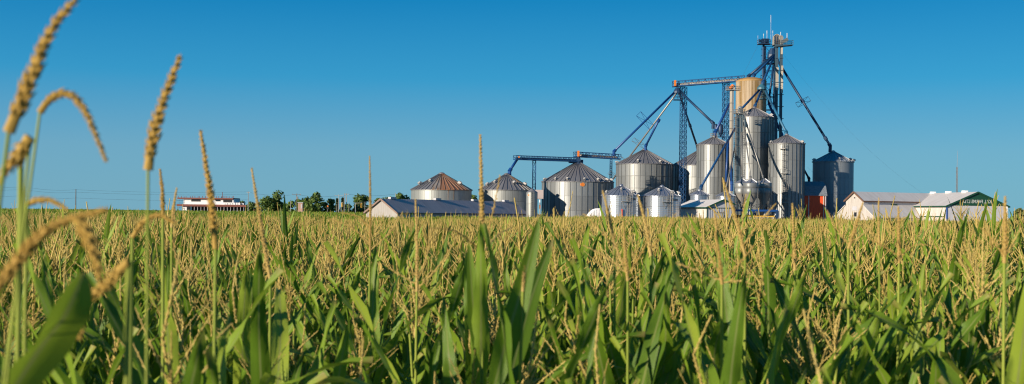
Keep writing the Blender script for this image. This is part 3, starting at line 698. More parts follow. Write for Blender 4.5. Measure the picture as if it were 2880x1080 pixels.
pv.build('discharge_pipe', LEGGREY, t)

# guy wires
def wire(label, a, b_, r, sag=0.0, n=8, name='guy_wire', m=WIREM, group=None):
    a, b_ = Vector(a), Vector(b_); mb = MB(); pr = a
    for k in range(1, n + 1):
        f = k / n; q = a.lerp(b_, f); q.z -= sag * 4 * f * (1 - f); mb.tube(pr, q, r, 4, caps=False); pr = q
    o = mb.build(name, m); tag(o, label, 'wire', group); return o
wire('thin guy wire running from the tower down behind the white barn', P(2200, 150, 333), P(2600, 548, 345), .009, 3)
wire('thin guy wire from the tower platform toward the tan tank', P(2132, 126, 336), P(2080, 230, 350), .018)
wire('thin guy wire sagging across the lone blue-grey bin and red barn', P(2270, 470, 308), P(2440, 588, 300), .012, 1)

# ------------------------------------------------------------------ barns and sheds
def gable_barn(name, label, org, rz, W, L, ze, zr, wall_m, side_m, roof_m, trim_m, ridge=.5, ze2=None, over=.35, wall2=None, nroof=1, band=None, cat='barn'):
    t = thing(name, label, cat, (org[0], org[1], 0), R(rz)); ze2 = ze if ze2 is None else ze2; xr = W * ridge
    MB().add([(0, 0, 0), (W, 0, 0), (W, 0, ze2), (xr, 0, zr), (0, 0, ze)], [(0, 1, 2, 3, 4)]).build('gable_wall', wall_m, t)
    MB().add([(0, L, 0), (W, L, 0), (W, L, ze2), (xr, L, zr), (0, L, ze)], [(4, 3, 2, 1, 0)]).build('gable_wall', wall_m, t)
    MB().add([(0, 0, 0), (0, L, 0), (0, L, ze), (0, 0, ze)], [(0, 3, 2, 1)]).build('side_wall', side_m, t)
    MB().add([(W, 0, 0), (W, L, 0), (W, L, ze2), (W, 0, ze2)], [(0, 1, 2, 3)]).build('side_wall', wall2 or side_m, t)
    for (xe, zz, s) in ((0, ze, -1), (W, ze2, 1)):
        dx, dz = xe - xr, zz - zr; l = math.hypot(dx, dz); ux, uz = dx / l, dz / l; nx_, nz_ = -uz * s, ux * s
        for k in range(nroof):
            y0, y1 = -over + (L + 2 * over) * k / nroof, -over + (L + 2 * over) * (k + 1) / nroof - (.03 if nroof > 1 else 0)
            v = []
            for y in (y0, y1):
                for (tt, hh) in ((0, .02), (l + over, .02), (l + over, .14), (0, .14)):
                    v.append((xr + ux * tt + nx_ * hh, y, zr + uz * tt + nz_ * hh))
            f = [(0, 1, 2, 3), (7, 6, 5, 4), (0, 4, 5, 1), (1, 5, 6, 2), (2, 6, 7, 3), (3, 7, 4, 0)]
            MB().add(v, f).build('roof_sheet', roof_m, t)
        e0 = Vector((xr + ux * (l + over), -over - .06, zr + uz * (l + over))); e1 = Vector((xr, -over - .06, zr + .02))
        MB().beam(e0, e1, .12, .34).build('barge_board', trim_m, t)
        MB().beam((e0.x + s * .06, -over, e0.z), (e0.x + s * .06, L + over, e0.z), .1, .28).build('fascia', trim_m, t)
    return t
# big white barn with the green gable
def uv_face(t, x0, x1, z0, z1, y=-.03): return MB().box(((x0 + x1) / 2, y, (z0 + z1) / 2), (x1 - x0, .05, z1 - z0))
cw = P(2662, 578.6, 270); zeW = cw.z; Wb, Lb_ = 14.1, 27.0; rid = P(2754, 541, 271).z
t = gable_barn('white_barn', 'large white barn with pale roof and a dark green lettered gable', (cw.x, 270), 7, Wb, Lb_, zeW, rid, GREYSID, WHITE, ROOFW, GREEN)
MB().add([(0.05, -.04, zeW + .05), (Wb - .05, -.04, zeW + .05), (Wb / 2, -.04, rid - .1)], [(0, 1, 2)]).build('green_gable', GREEN, t)
tx = bent_text(t, 'KILL FARMS LTD.', 0, 0, 0, .78, 6.7, LETW); tx.location = (Wb * .49, -.07, zeW + .62)
MB().beam((-.02, -.06, 0), (-.02, -.06, zeW), .2, .2).build('blue_downpipe', mat('pipe_blue', (.03, .10, .35), .5), t)
MB().beam((Wb - .3, -.3, 0), (Wb - .3, -.3, zeW), .25, .25).build('corner_post', TRIMW, t)
MB().beam((-.06, 1.2, 3.05), (-.06, 13, 3.05), .1, .22).build('green_rail', GREEN, t)
for k in range(9): MB().box((-.05, 1.5 + 2.9 * k, zeW / 2), (.05, .06, zeW - .3)).build('siding_batten', TRIMW, t)
for (y_) in (5.5, 13.3, 21.0): MB().box((Wb / 2 - .1, y_, rid + .22), (.9, 1.3, .5)).build('ridge_vent', TRIMW, t)
# old weathered barn with lean-tos
co = P(2428.5, 563.7, 278); zo = co.z; Wo = 5.5; ro = P(2404, 540, 280).z
dx_, dy_ = math.cos(R(-60.6)), math.sin(R(-60.6))
OB = gable_barn('old_barn', 'old weathered white plank barn with side lean-tos and pale roof', (co.x - Wo * dx_, 278 - Wo * dy_), -60.6, Wo, 26, zo, ro, WOODW, GREYSID, ROOFW, mat('brown_edge', (.14, .075, .05), .8))
zl = P(2428.5, 577, 278).z; zl2 = 2.9
for (s, x0) in ((-1, 0), (1, Wo)):
    xe = x0 + s * 3.2
    MB().add([(x0, 0.02, 0), (xe, 0.02, 0), (xe, 0.02, zl2), (x0, 0.02, zl)], [(0, 1, 2, 3)] if s > 0 else [(3, 2, 1, 0)]).build('lean_to_wall', WOODW, OB)
    MB().add([(x0, -.3, zl), (xe + s * .4, -.3, zl2 - .25), (xe + s * .4, 24, zl2 - .25), (x0, 24, zl), (x0, -.3, zl + .12), (xe + s * .4, -.3, zl2 - .13), (xe + s * .4, 24, zl2 - .13), (x0, 24, zl + .12)], [(0, 1, 5, 4), (1, 2, 6, 5), (2, 3, 7, 6), (4, 5, 6, 7), (3, 2, 1, 0)]).build('lean_to_roof', ROOFW, OB)
    MB().box((xe, 12, 1.3), (.08, 23.9, 2.6)).build('lean_to_side', WHITE, OB)
MB().box((Wo + .04, 9.5, zo - 1.15), (.08, 2.0, .85)).build('green_shutter', GREEN, OB)
MB().box((Wo * .5, -.04, ro - 1.3), (.3, .06, .3)).build('owl_hole', BLACK, OB)
MB().box((Wo * .55, -.04, 3.35), (.75, .06, .95)).build('window', DARKGL, OB); MB().box((Wo * .5, -.03, 4.7), (1.4, .04, .9)).build('hatch', GREYSID, OB)
for k in range(9): MB().box((.3 + k * .6, -.02, 2.4), (.05, .05, 4.6)).build('wall_plank', WOODW, OB)
# long grey shed
a_, b_ = P(1073, 560, 252), P(1440, 569, 292); L_ = (Vector((b_.x, b_.y)) - Vector((a_.x, a_.y))); ll = L_.length; L_.normalize()
rzs = math.degrees(math.atan2(-L_.x, L_.y)); Ws = 8.2
ex = Vector((L_.y, -L_.x)); org = Vector((a_.x, a_.y)) - ex * Ws / 2
SH = gable_barn('long_shed', 'long low shed with a purple-grey metal roof in front of the rusty bin', org, rzs, Ws, ll, 2.75, a_.z, mat('grey_weathered_boards', (0.37, 0.35, 0.33), 0.85, 0, 0, ((4.0, 4.0, 0.25), 0.42, 0.72), col2=(0.26, 0.24, 0.22)), GREYSID, ROOFG, mat('shed_edge', (.22, .15, .12), .8), nroof=12, cat='shed')
for f in (.05, .37, .66, .92): MB().box((Ws / 2, ll * f + 1, a_.z + .28), (.7, 1.9, .42)).build('ridge_vent', GREYSID, SH)
# green-trimmed small shed
cn = P(1987.5, 582.6, 262); zn = cn.z; rn = P(2034, 562.6, 264).z
N = gable_barn('trimmed_shed', 'small white shed with dark green trim beside the lettered bins', (cn.x, 262), 17, 6.1, 15.5, zn, rn, GREYSID, WHITE, ROOFW, GREEN, ridge=.62, ze2=zn + .75, cat='shed')
for k in range(14): MB().box((.35 + k * .41, -.03, zn / 2 + .1), (.10, .06, zn - .4)).build('siding_rib', mat('siding_rib_paint', (.33, .36, .38), .6) if k == 0 else bpy.data.materials['siding_rib_paint'], N)
MB().beam((.0, -.05, zn - .15), (6.1, -.05, zn - .15), .06, .16).build('green_band', GREEN, N)
MB().beam((.02, -.05, 0), (.02, -.05, zn), .16, .12).build('corner_trim', GREEN, N)
MB().box((3.0, -.06, 1.7), (1.9, .08, 3.2)).build('door', mat('door_grey', (.35, .36, .38), .6), N); MB().box((3.0, -.08, 3.35), (2.0, .1, .14)).build('door_head', BLACK, N)
for k in range(8): MB().box((-.03, 1 + 1.9 * k, zn / 2), (.05, .05, zn - .3)).build('siding_batten', TRIMW, N)
# red gambrel barn
cr = P(2274, 544, 300.5); zr0 = cr.z; wr = (2322 - 2274) * 300.5 / FPX + 1.0; brz = P(2312, 524, 300.5).z; rdz = P(2300, 511, 302).z
t = thing('red_barn', 'small red barn with a grey-blue gambrel roof between two steel bins', 'barn', (cr.x - 1.0, 300.5, 0))
dep = 7.0
MB().add([(0, 0, 0), (wr, 0, 0), (wr, 0, zr0), (0, 0, zr0)], [(0, 1, 2, 3)]).build('front_wall', RED, t)
gp = [(0, 0), (0, zr0), (1.1, brz), (dep / 2, rdz), (dep - 1.1, brz), (dep, zr0), (dep, 0)]
for x in (0, wr): MB().add([(x, y, z) for y, z in gp], [tuple(range(7)) if x == 0 else tuple(range(6, -1, -1))]).build('end_wall', RED, t)
RRF = mat('blue_grey_shingle', (.20, .23, .26), .75, 0, 0, ((3, 3, 6), .4, .7), col2=(.09, .10, .12))
for k in range(1, 5):
    (y0, z0), (y1, z1) = gp[k], gp[k + 1]
    if k == 1: y0 -= .35; z0 -= .5
    for j in range(4):
        x0, x1 = -.3 + (wr + .6) * j / 4, -.3 + (wr + .6) * (j + 1) / 4 - .02
        MB().add([(x0, y0, z0 + .1), (x1, y0, z0 + .1), (x1, y1, z1 + .1), (x0, y1, z1 + .1), (x0, y0, z0 - .05), (x1, y0, z0 - .05), (x1, y1, z1 - .05), (x0, y1, z1 - .05)], [(0, 1, 2, 3), (0, 4, 5, 1), (0, 3, 7, 4), (1, 5, 6, 2)]).build('roof_sheet', RRF, t)
for x in (1.0, wr - .05): MB().beam((x, -.06, 0), (x, -.06, zr0 - .2), .2, .12).build('corner_board', GREYSID, t)
MB().beam((wr - .55, -.12, 0), (wr - .55, -.12, zr0 - .4), .22, .2).build('drain_pipe', CREAM, t)
# blue trailer and yellow rail under the hopper bins
c_ = P(2120, 592, 272); t = thing('flatbed_trailer', 'blue steel trailer frame parked below the hopper bins', 'trailer', (c_.x, 272, 0))
z0 = P(2120, 592, 272).z; x0, x1 = P(2057, 592, 272).x - c_.x, P(2188, 592, 272).x - c_.x
MB().beam((x0, 0, z0), (x1, 0, z0), .3, .42).build('top_beam', BLUEB, t); MB().beam((x0, 1.8, z0), (x1, 1.8, z0), .3, .42).build('top_beam', BLUEB, t)
for k in range(5):
    xx = x0 + .3 + (x1 - x0 - .6) * k / 4; MB().box((xx, 0, z0 / 2 + .3), (.5, 2.0, z0 - .7)).build('post', BLUED, t)
    if k < 4:
        xn = x0 + .3 + (x1 - x0 - .6) * (k + 1) / 4
        MB().tube((xx, -.1, z0 - .3), ((xx + xn) / 2, -.1, 1.6), .06, 5).build('brace', TRIMW, t); MB().tube(((xx + xn) / 2, -.1, 1.6), (xn, -.1, z0 - .3), .06, 5).build('brace', TRIMW, t)
MB().box(((x0 + x1) / 2, 1.2, 1.9), (x1 - x0 - .4, .3, 2.2)).build('under_frame', BLACK, t)
for sx in (x0 + 1.2, x0 + 2.4, x1 - 2.4, x1 - 1.2): MB().tube((sx, .3, .5), (sx, .7, .5), .5, 14).build('wheel', BLACK, t)
MB().box((x0 - .6, .6, 1.9), (1.0, 1.8, 3.0)).build('cab', TRIMW, t); MB().box((x0 - .55, -.33, 2.4), (.6, .1, 1.0)).build('cab_window', DARKGL, t)
c_ = P(2140, 608, 240); t = thing('slatted_rail', 'low yellow slatted rail along the field edge below the trailer', 'rail', (c_.x, 240, 0)); zz = c_.z
x0, x1 = P(2095, 608, 240).x - c_.x, P(2178, 608, 240).x - c_.x
MB().beam((x0, 0, zz), (x1, 0, zz), .1, .16).build('top_rail', YELLOW, t)
sl = MB().box((0, 0, zz / 2), (.12, .08, zz)); slm = mesh('slat', sl.v, sl.f, CREAM)
for k in range(22): obj('slat', slm, t, (x0 + (x1 - x0) * (k + .5) / 22, .02, 0))

# ------------------------------------------------------------------ far left: building site, poles, trees, traffic lights
DB = 620
def BP(x, y): return P(x, y, DB)
c_ = BP(590, 588); t = thing('concrete_building', 'white building under construction with rows of red posts on its roof slab', 'building', (c_.x, DB, 0))
def bb(x0, x1, y0, y1, dep, m, name, yo=0.0):
    a, b_ = BP(x0, y1), BP(x1, y0); MB().box(((a.x + b_.x) / 2 - c_.x, dep / 2 + yo, (a.z + b_.z) / 2), (b_.x - a.x, dep, b_.z - a.z)).build(name, m, t)
SITEW = mat('site_white_board', (.82, .81, .80), .7, 0, .06)
bb(514, 655, 559.5, 576, 14, SITEW, 'upper_wall', 1.0)
bb(498, 655, 557, 559.4, 16, REDBR, 'roof_slab')
bb(496, 691, 576.1, 580, 18, REDBR, 'floor_slab')
bb(511, 523, 580.1, 612, 8, SITEW, 'lower_wall', 1)
bb(524, 690, 580.1, 612, 6, BLACK, 'open_storey_shade', 9)  # solid black block standing in for the shade inside the open floor
bb(536, 562, 560.5, 566.5, .2, BLACK, 'window', .85); bb(626, 651, 560.5, 569, .2, BLACK, 'window', .85); bb(604, 618, 561, 566, .2, DARKGL, 'window', .85)
for x in np.arange(626, 671, 7.2): bb(x, x + 5.4, 570, 576, .2, SITEW, 'balustrade_panel', .2)
for x in np.arange(544, 690, 9.3): bb(x, x + 1.4, 580.1, 612, .5, GREYSID, 'column', .6)
bb(676, 683, 571, 576.05, 2, SITEW, 'dormer', 1); bb(678, 680.5, 572.5, 575.5, .1, BLACK, 'dormer_window', .9)
for x in np.concatenate([np.arange(500, 580, 7.5), np.arange(600, 656, 6)]):
    a = BP(x + random.uniform(-1, 1), 557); MB().box((a.x - c_.x, random.uniform(0, 4), a.z + .45), (.22, .22, .9 + random.uniform(0, .5))).build('formwork_post', REDBR, t)
for x in (499, 503, 507, 511): bb(x, x + .6, 559.5, 612, .15, BLUE, 'scaffold_pole', .3)
for y in (563, 568, 573, 584): bb(498, 513, y, y + .6, .15, BLUE, 'scaffold_rail', .1)
a = BP(621, 557); MB().tube((a.x - c_.x, 3, a.z), (a.x - c_.x, 3, a.z + 3.1), .13, 6).build('mast', REDBR, t)

def pole(label, x, ytop, D, m=POLEM, r=.16, arm=None, transformer=False):
    p = P(x, ytop, D); t = thing('utility_pole', label, 'pole', (p.x, D, 0), 0, 'roadside utility poles')
    MB().tube((0, 0, 0), (0, 0, p.z), r * 1.2, 8, r * .8).build('shaft', m, t)
    if arm:
        MB().box((0, -.15, p.z - .5), (arm, .14, .16)).build('crossarm', m, t)
        for s in (-.45, 0, .45): MB().tube((arm * s, -.15, p.z - .42), (arm * s, -.15, p.z - .1), .06, 5).build('insulator', GREYP, t)
    if transformer: MB().tube((.35, -.3, p.z - 2.2), (.35, -.3, p.z - 1.2), .3, 8).build('transformer', GREYP, t)
    return p
GP = mat('grey_pole', (.30, .30, .29), .7)
p1 = pole('dark utility pole farthest to the photo edge, alone above the field', 69.5, 524, 420)
p2 = pole('dark utility pole standing second along the empty field edge', 213, 532, 450)
p3 = pole('grey utility pole beside the white building site', 698, 538, 470, GP, .14, 1.2)
p4 = pole('utility pole with crossarm and transformer by the brick hut', 834, 544, 470, POLEM, .14, 3.4, True)
pole('short plain pole near the brick hut', 817, 560, 480, GP, .12)
p5 = pole('pole with crossarm right of the big round trees', 952.5, 547, 480, GP, .14, 3.2)
p6 = pole('tall plain pole by the first traffic light', 968, 543, 480, GP, .14)
p7 = pole('tall crossarm pole right of the first traffic light', 974, 543, 490, GP, .15, 2.0)
p8 = pole('pole rising behind the long shed roof', 1112, 543, 500, GP, .14)
pole('short pale post between the two traffic lights', 981, 567, 470, GP, .1); pole('short pale post beyond the second traffic light', 1026, 567, 470, GP, .1)
pole('slim short post right of the round trees', 947, 574, 470, GP, .09)
def dz(p, d): return Vector((p.x, p.y, p.z - d))
p0 = P(-300, 518, 390)
SPAN = ('between the photo edge and the first lone dark pole', 'between the two lone dark poles', 'from the second lone pole to the building site pole')
for i, (a, b_) in enumerate(((p0, p1), (p1, p2), (p2, p3))):
    for j, d in enumerate((.2, 1.1, 3.2)):
        wire(('top', 'middle', 'lowest')[j] + ' power line strung ' + SPAN[i], dz(a, d), dz(b_, d), .022, .6, 6, 'power_line', group='roadside power lines')
for (a, b_, w_) in ((p3, p4, 'from the building site pole to the transformer pole'), (p4, p5, 'passing over the big round trees'), (p5, p7, 'between the crossarm poles by the first traffic light'), (p7, p8, 'running above the traffic lights to the shed roof pole')):
    wire('overhead power line ' + w_, dz(a, .4), dz(b_, .4), .03, .7, 6, 'power_line', group='roadside power lines')
def traffic(label, x, y, D, armx=None, px=None):
    p = P(x, y, D); t = thing('traffic_light', label, 'traffic light', (p.x, D, 0))
    MB().box((0, 0, p.z), (.55, .45, 1.5)).build('signal_head', YELLOW, t)
    for k in range(3): MB().tube((0, -.23, p.z + .45 - .45 * k), (0, -.42, p.z + .45 - .45 * k), .17, 8).build('lamp_hood', BLACK, t)
    q = P(px, y - 3, D).x - p.x
    MB().tube((q, .3, 0), (q, .3, p.z + 1.0), .12, 6).build('pole', GP, t)
    MB().tube((q, .3, p.z + .9), (.2 if q < 0 else -.2, .3, p.z + 1.0), .08, 6).build('arm', GP, t)
traffic('yellow traffic light nearest the big round trees', 962, 576, 470, px=959); traffic('yellow traffic light on a long arm by the pale tree', 1016, 578, 470, px=999)
p = P(921, 580, 440); t = thing('road_sign', 'small dark road sign with orange top below the round trees', 'sign', (p.x, 440, 0))
MB().box((0, 0, p.z), (.5, .1, .5)).build('panel', ORANGE, t); MB().box((0, 0, p.z - .65), (.8, .12, .7)).build('panel', BLACK, t); MB().tube((0, .1, 0), (0, .1, p.z + .4), .07, 5).build('post', GP, t)
p = P(844, 571, 455); t = thing('brick_hut', 'small pinkish brick hut beside the big round trees', 'hut', (p.x, 455, 0))
MB().box((0, 1, p.z / 2), (1.7, 2, p.z)).build('wall', BRICKM, t); MB().box((0, 1, p.z + .1), (2.0, 2.4, .25)).build('roof', GREYSID, t); MB().box((.45, -.02, p.z - 1.2), (.45, .08, 1.6)).build('louvre', GREYSID, t)
MB().box((-.6, -.02, p.z / 2), (.25, .06, p.z - .4)).build('pilaster', BRICKM, t)

def leafmat(name, c1, c2, c3):
    m = bpy.data.materials.new(name); m.use_nodes = True; nt = m.node_tree; b = nt.nodes['Principled BSDF']
    b.inputs['Roughness'].default_value = .55; b.inputs['Specular IOR Level'].default_value = .3
    at = nt.nodes.new('ShaderNodeAttribute'); at.attribute_name = 'tone'
    rp = nt.nodes.new('ShaderNodeValToRGB'); e = rp.color_ramp.elements; e[0].color = (*c1, 1); e[1].color = (*c3, 1); n = e.new(.5); n.color = (*c2, 1)
    nt.links.new(at.outputs['Fac'], rp.inputs[0]); nt.links.new(rp.outputs[0], b.inputs['Base Color'])
    tr = nt.nodes.new('ShaderNodeBsdfTranslucent'); nt.links.new(rp.outputs[0], tr.inputs[0])
    mx = nt.nodes.new('ShaderNodeMixShader'); mx.inputs[0].default_value = .25
    nt.links.new(b.outputs[0], mx.inputs[1]); nt.links.new(tr.outputs[0], mx.inputs[2]); nt.links.new(mx.outputs[0], nt.nodes['Material Output'].inputs[0])
    return m
TLEAF = leafmat('tree_leaves', (.060, .110, .020), (.105, .170, .032), (.155, .215, .050))
TPALE = leafmat('pale_tree_leaves', (.07, .10, .03), (.11, .14, .04), (.15, .17, .06))
TCON = leafmat('conifer_needles', (.026, .048, .018), (.040, .068, .024), (.055, .085, .03))
BARK = mat('bark', (.09, .065, .045), .9)
def quad_cloud(pts, nrm, size, name, m, tone):
    n = len(pts); ax = np.cross(nrm, rng.normal(size=(n, 3))); ax /= np.linalg.norm(ax, axis=1, keepdims=True) + 1e-9
    bx = np.cross(nrm, ax); s = size[:, None]
    v = np.concatenate([pts + ax * s, pts + bx * s * .7, pts - ax * s, pts - bx * s * .7], 0)
    i = np.arange(n); f = np.stack([i, i + n, i + 2 * n, i + 3 * n], 1)
    me = bpy.data.meshes.new(name); me.vertices.add(4 * n); me.vertices.foreach_set('co', v.ravel())
    me.loops.add(4 * n); me.loops.foreach_set('vertex_index', f.ravel().astype(np.int32))
    me.polygons.add(n); me.polygons.foreach_set('loop_start', (np.arange(n) * 4).astype(np.int32))
    me.update(calc_edges=True)
    a = me.attributes.new('tone', 'FLOAT', 'POINT'); a.data.foreach_set('value', np.tile(tone, 4).astype(np.float32))
    me.materials.append(m); return me
def tree(label, x0, x1, ytop, D, m=TLEAF, nlobe=16, shape='round', ybase=592, name='broadleaf_tree', n=1500):
    c = P((x0 + x1) / 2, ytop, D); w = (x1 - x0) * D / FPX; hgt = c.z
    t = thing(name, label, 'tree', (c.x, D, 0), 0, 'trees along the far road')
    tr = MB(); tr.tube((0, 0, 0), (0, 0, hgt * .55), w * .05, 8, w * .025)
    tips = []
    if shape == 'cone':
        tr.tube((0, 0, hgt * .5), (0, 0, hgt), w * .025, 6, .02)
    lob = []
    for k in range(nlobe):
        if shape == 'cone':
            f = (k + .5) / nlobe; z = hgt * (.08 + .9 * f); rr = w * .5 * (1 - f) * random.uniform(.3, .8); a = random.uniform(0, 6.28)
            lob.append((Vector((rr * math.cos(a), rr * math.sin(a), z)), w * .5 * (1 - f) * .6 + .25))
        else:
            a = random.uniform(0, 6.28); e = random.uniform(-1.15, 1); rr = (w * .40) * math.sqrt(max(0.1, 1 - e * e * .8)) * random.uniform(.55, 1)
            z = hgt * (.54 + .36 * e); s = w * random.uniform(.16, .25); z = min(z, hgt - s * .8)
            lob.append((Vector((rr * math.cos(a), rr * math.sin(a), max(z, s * .6))), s))
    for p, s in lob[:8]:
        tr.tube((0, 0, hgt * random.uniform(.2, .45)), p, w * .018, 5, w * .006)
    tr.build('trunk', BARK, t)
    pts, nr, sz, tn = [], [], [], []
    per = n // nlobe
    for p, s in lob:
        d = rng.normal(size=(per, 3)); d /= np.linalg.norm(d, axis=1, keepdims=True); rad = s * rng.uniform(.55, 1.12, (per, 1))
        pts.append(np.array(p) + d * rad * np.array([1, 1, .85])); nn_ = d + rng.normal(size=(per, 3)) * .5; nr.append(nn_ / np.linalg.norm(nn_, axis=1, keepdims=True))
        sz.append(rng.uniform(.30, .66, per)); tn.append(np.clip(rng.normal(.5, .2, per) + random.uniform(-.15, .15), 0, 1))
    me = quad_cloud(np.concatenate(pts), np.concatenate(nr), np.concatenate(sz), 'crown', m, np.concatenate(tn))
    obj('crown', me, t)
tree('big round tree standing alone right of the building site', 731, 798, 535, 480, nlobe=24, n=2600)
tree('big round leafy tree right of the brick hut', 848, 908, 541, 480, nlobe=24, n=2400)
tree('broad lower tree leaning against the big round one by the hut', 896, 942, 551, 485, nlobe=18, n=1800)
tree('small tree behind the brick hut and crossarm pole', 812, 858, 556, 500, nlobe=14, n=1200)
tree('small bush-like tree in the gap left of the crossarm pole', 797, 826, 567, 500, nlobe=10, n=800)
tree('low tree showing over the end of the building site', 652, 690, 563, 660, nlobe=10, n=700)
tree('low dark tree between the building site and the lone round tree', 690, 738, 568, 560, nlobe=12, n=900)
tree('dark conifer behind the grey roadside poles', 938, 958, 558, 510, TCON, 14, 'cone', name='conifer_tree', n=900)
tree('slimmer dark conifer behind the tall plain pole', 954, 972, 556, 515, TCON, 14, 'cone', name='conifer_tree', n=900)
tree('dense rounded tree above the yellow traffic lights', 988, 1042, 546, 520, nlobe=18, n=1700)
tree('pale drooping willow-like tree by the second traffic light', 990, 1036, 559, 495, TPALE, 16, n=1500)
tree('tree just left of the long shed gable', 1034, 1080, 556, 520, nlobe=14, n=1300)
tree('tree rising over the long shed roof, left of the rusty bin', 1108, 1160, 535, 500, nlobe=20, n=1900)
tree('low wide tree behind the long shed gable peak', 1060, 1122, 551, 510, nlobe=16, n=1500)
tree('tree seen in the gap between the rusty bin and the plain grey bin', 1315, 1356, 542, 480, nlobe=14, n=1300)
tree('bushy low tree filling the gap right of the lone round tree', 786, 812, 572, 530, nlobe=10, n=800)
tree('low hedge-like tree between the conifers and the traffic lights', 962, 998, 572, 530, nlobe=12, n=900)
tree('low bushy tree under the wires left of the building site tree', 690, 712, 574, 600, nlobe=8, n=500)
tree('low green tree behind the corn at the far photo edge beside the white barn', 2846, 2910, 590, 300, TPALE, 14, n=1300)

# ------------------------------------------------------------------ corn
def cornmat(name, kind):
    m = bpy.data.materials.new(name); m.use_nodes = True; nt = m.node_tree; b = nt.nodes['Principled BSDF']
    L = nt.links.new; N_ = nt.nodes.new
    oi = N_('ShaderNodeObjectInfo'); at = N_('ShaderNodeAttribute'); at.attribute_name = 'tone'
    sm = N_('ShaderNodeMath'); sm.operation = 'ADD'; L(oi.outputs['Random'], sm.inputs[0]); L(at.outputs['Fac'], sm.inputs[1])
    fr = N_('ShaderNodeMath'); fr.operation = 'FRACT'; L(sm.outputs[0], fr.inputs[0])
    rp = N_('ShaderNodeValToRGB'); e = rp.color_ramp.elements
    if kind == 'leaf': cols = ((0, (.090, .180, .013)), (.35, (.170, .295, .020)), (.7, (.250, .375, .030)), (1, (.36, .45, .05)))
    elif kind == 'stalk': cols = ((0, (.20, .26, .03)), (1, (.30, .35, .05)))
    elif kind == 'golden': cols = ((0, (.42, .26, .05)), (1, (.54, .35, .075)))
    elif kind == 'head': cols = ((0, (.48, .32, .085)), (1, (.62, .45, .15)))
    else: cols = ((0, (.50, .38, .10)), (.5, (.63, .48, .145)), (1, (.70, .54, .18)))
    e[0].color = (*cols[0][1], 1); e[1].color = (*cols[-1][1], 1)
    for p, c in cols[1:-1]: x = e.new(p); x.color = (*c, 1)
    L(fr.outputs[0], rp.inputs[0]); out = rp.outputs[0]
    b.inputs['Roughness'].default_value = .45 if kind == 'leaf' else .7; b.inputs['Specular IOR Level'].default_value = .35
    if kind == 'leaf':
        uv = N_('ShaderNodeUVMap'); uv.uv_map = 'UVMap'; sx = N_('ShaderNodeSeparateXYZ'); L(uv.outputs[0], sx.inputs[0])
        sb = N_('ShaderNodeMath'); sb.operation = 'SUBTRACT'; L(sx.outputs[0], sb.inputs[0]); sb.inputs[1].default_value = .5
        ab = N_('ShaderNodeMath'); ab.operation = 'ABSOLUTE'; L(sb.outputs[0], ab.inputs[0])
        mr = N_('ShaderNodeMapRange'); mr.inputs[1].default_value = .03; mr.inputs[2].default_value = .085; mr.inputs[3].default_value = .75; mr.inputs[4].default_value = 0; L(ab.outputs[0], mr.inputs[0])
        mx = N_('ShaderNodeMix'); mx.data_type = 'RGBA'; L(mr.outputs[0], mx.inputs[0]); L(out, mx.inputs[6]); mx.inputs[7].default_value = (.30, .34, .10, 1)
        wv = N_('ShaderNodeTexWave'); wv.inputs['Scale'].default_value = 7; wv.inputs['Distortion'].default_value = .6; mp = N_('ShaderNodeMapping'); mp.inputs['Scale'].default_value = (1, .02, 1); L(uv.outputs[0], mp.inputs[0]); L(mp.outputs[0], wv.inputs[0])
        m2 = N_('ShaderNodeMix'); m2.data_type = 'RGBA'; m2.blend_type = 'MULTIPLY'; m2.inputs[0].default_value = .22; L(mx.outputs[2], m2.inputs[6]); L(wv.outputs[0], m2.inputs[7])
        nz = N_('ShaderNodeTexNoise'); nz.inputs['Scale'].default_value = 6.0; tco = N_('ShaderNodeTexCoord'); L(tco.outputs['Object'], nz.inputs[0])
        ad = N_('ShaderNodeMath'); ad.operation = 'MULTIPLY_ADD'; L(nz.outputs[0], ad.inputs[0]); ad.inputs[1].default_value = .55; L(sx.outputs[1], ad.inputs[2])
        dr = N_('ShaderNodeMapRange'); dr.inputs[1].default_value = 1.24; dr.inputs[2].default_value = 1.32; dr.inputs[4].default_value = .7; L(ad.outputs[0], dr.inputs[0])
        m3 = N_('ShaderNodeMix'); m3.data_type = 'RGBA'; L(dr.outputs[0], m3.inputs[0]); L(m2.outputs[2], m3.inputs[6]); m3.inputs[7].default_value = (.40, .30, .10, 1)
        out = m3.outputs[2]
        bp = N_('ShaderNodeBump'); bp.inputs['Strength'].default_value = .25; bp.inputs['Distance'].default_value = .004; L(wv.outputs['Fac'], bp.inputs['Height']); L(bp.outputs[0], b.inputs['Normal'])
    L(out, b.inputs['Base Color'])
    tr = N_('ShaderNodeBsdfTranslucent'); L(out, tr.inputs[0]); ms = N_('ShaderNodeMixShader'); ms.inputs[0].default_value = {'leaf': .38, 'stalk': .1, 'tassel': .3, 'head': .25, 'golden': .2}[kind]
    L(b.outputs[0], ms.inputs[1]); L(tr.outputs[0], ms.inputs[2]); L(ms.outputs[0], nt.nodes['Material Output'].inputs[0])
    return m
CLEAF, CSTALK, CTASS = cornmat('corn_leaf', 'leaf'), cornmat('corn_stalk', 'stalk'), cornmat('corn_tassel', 'tassel')

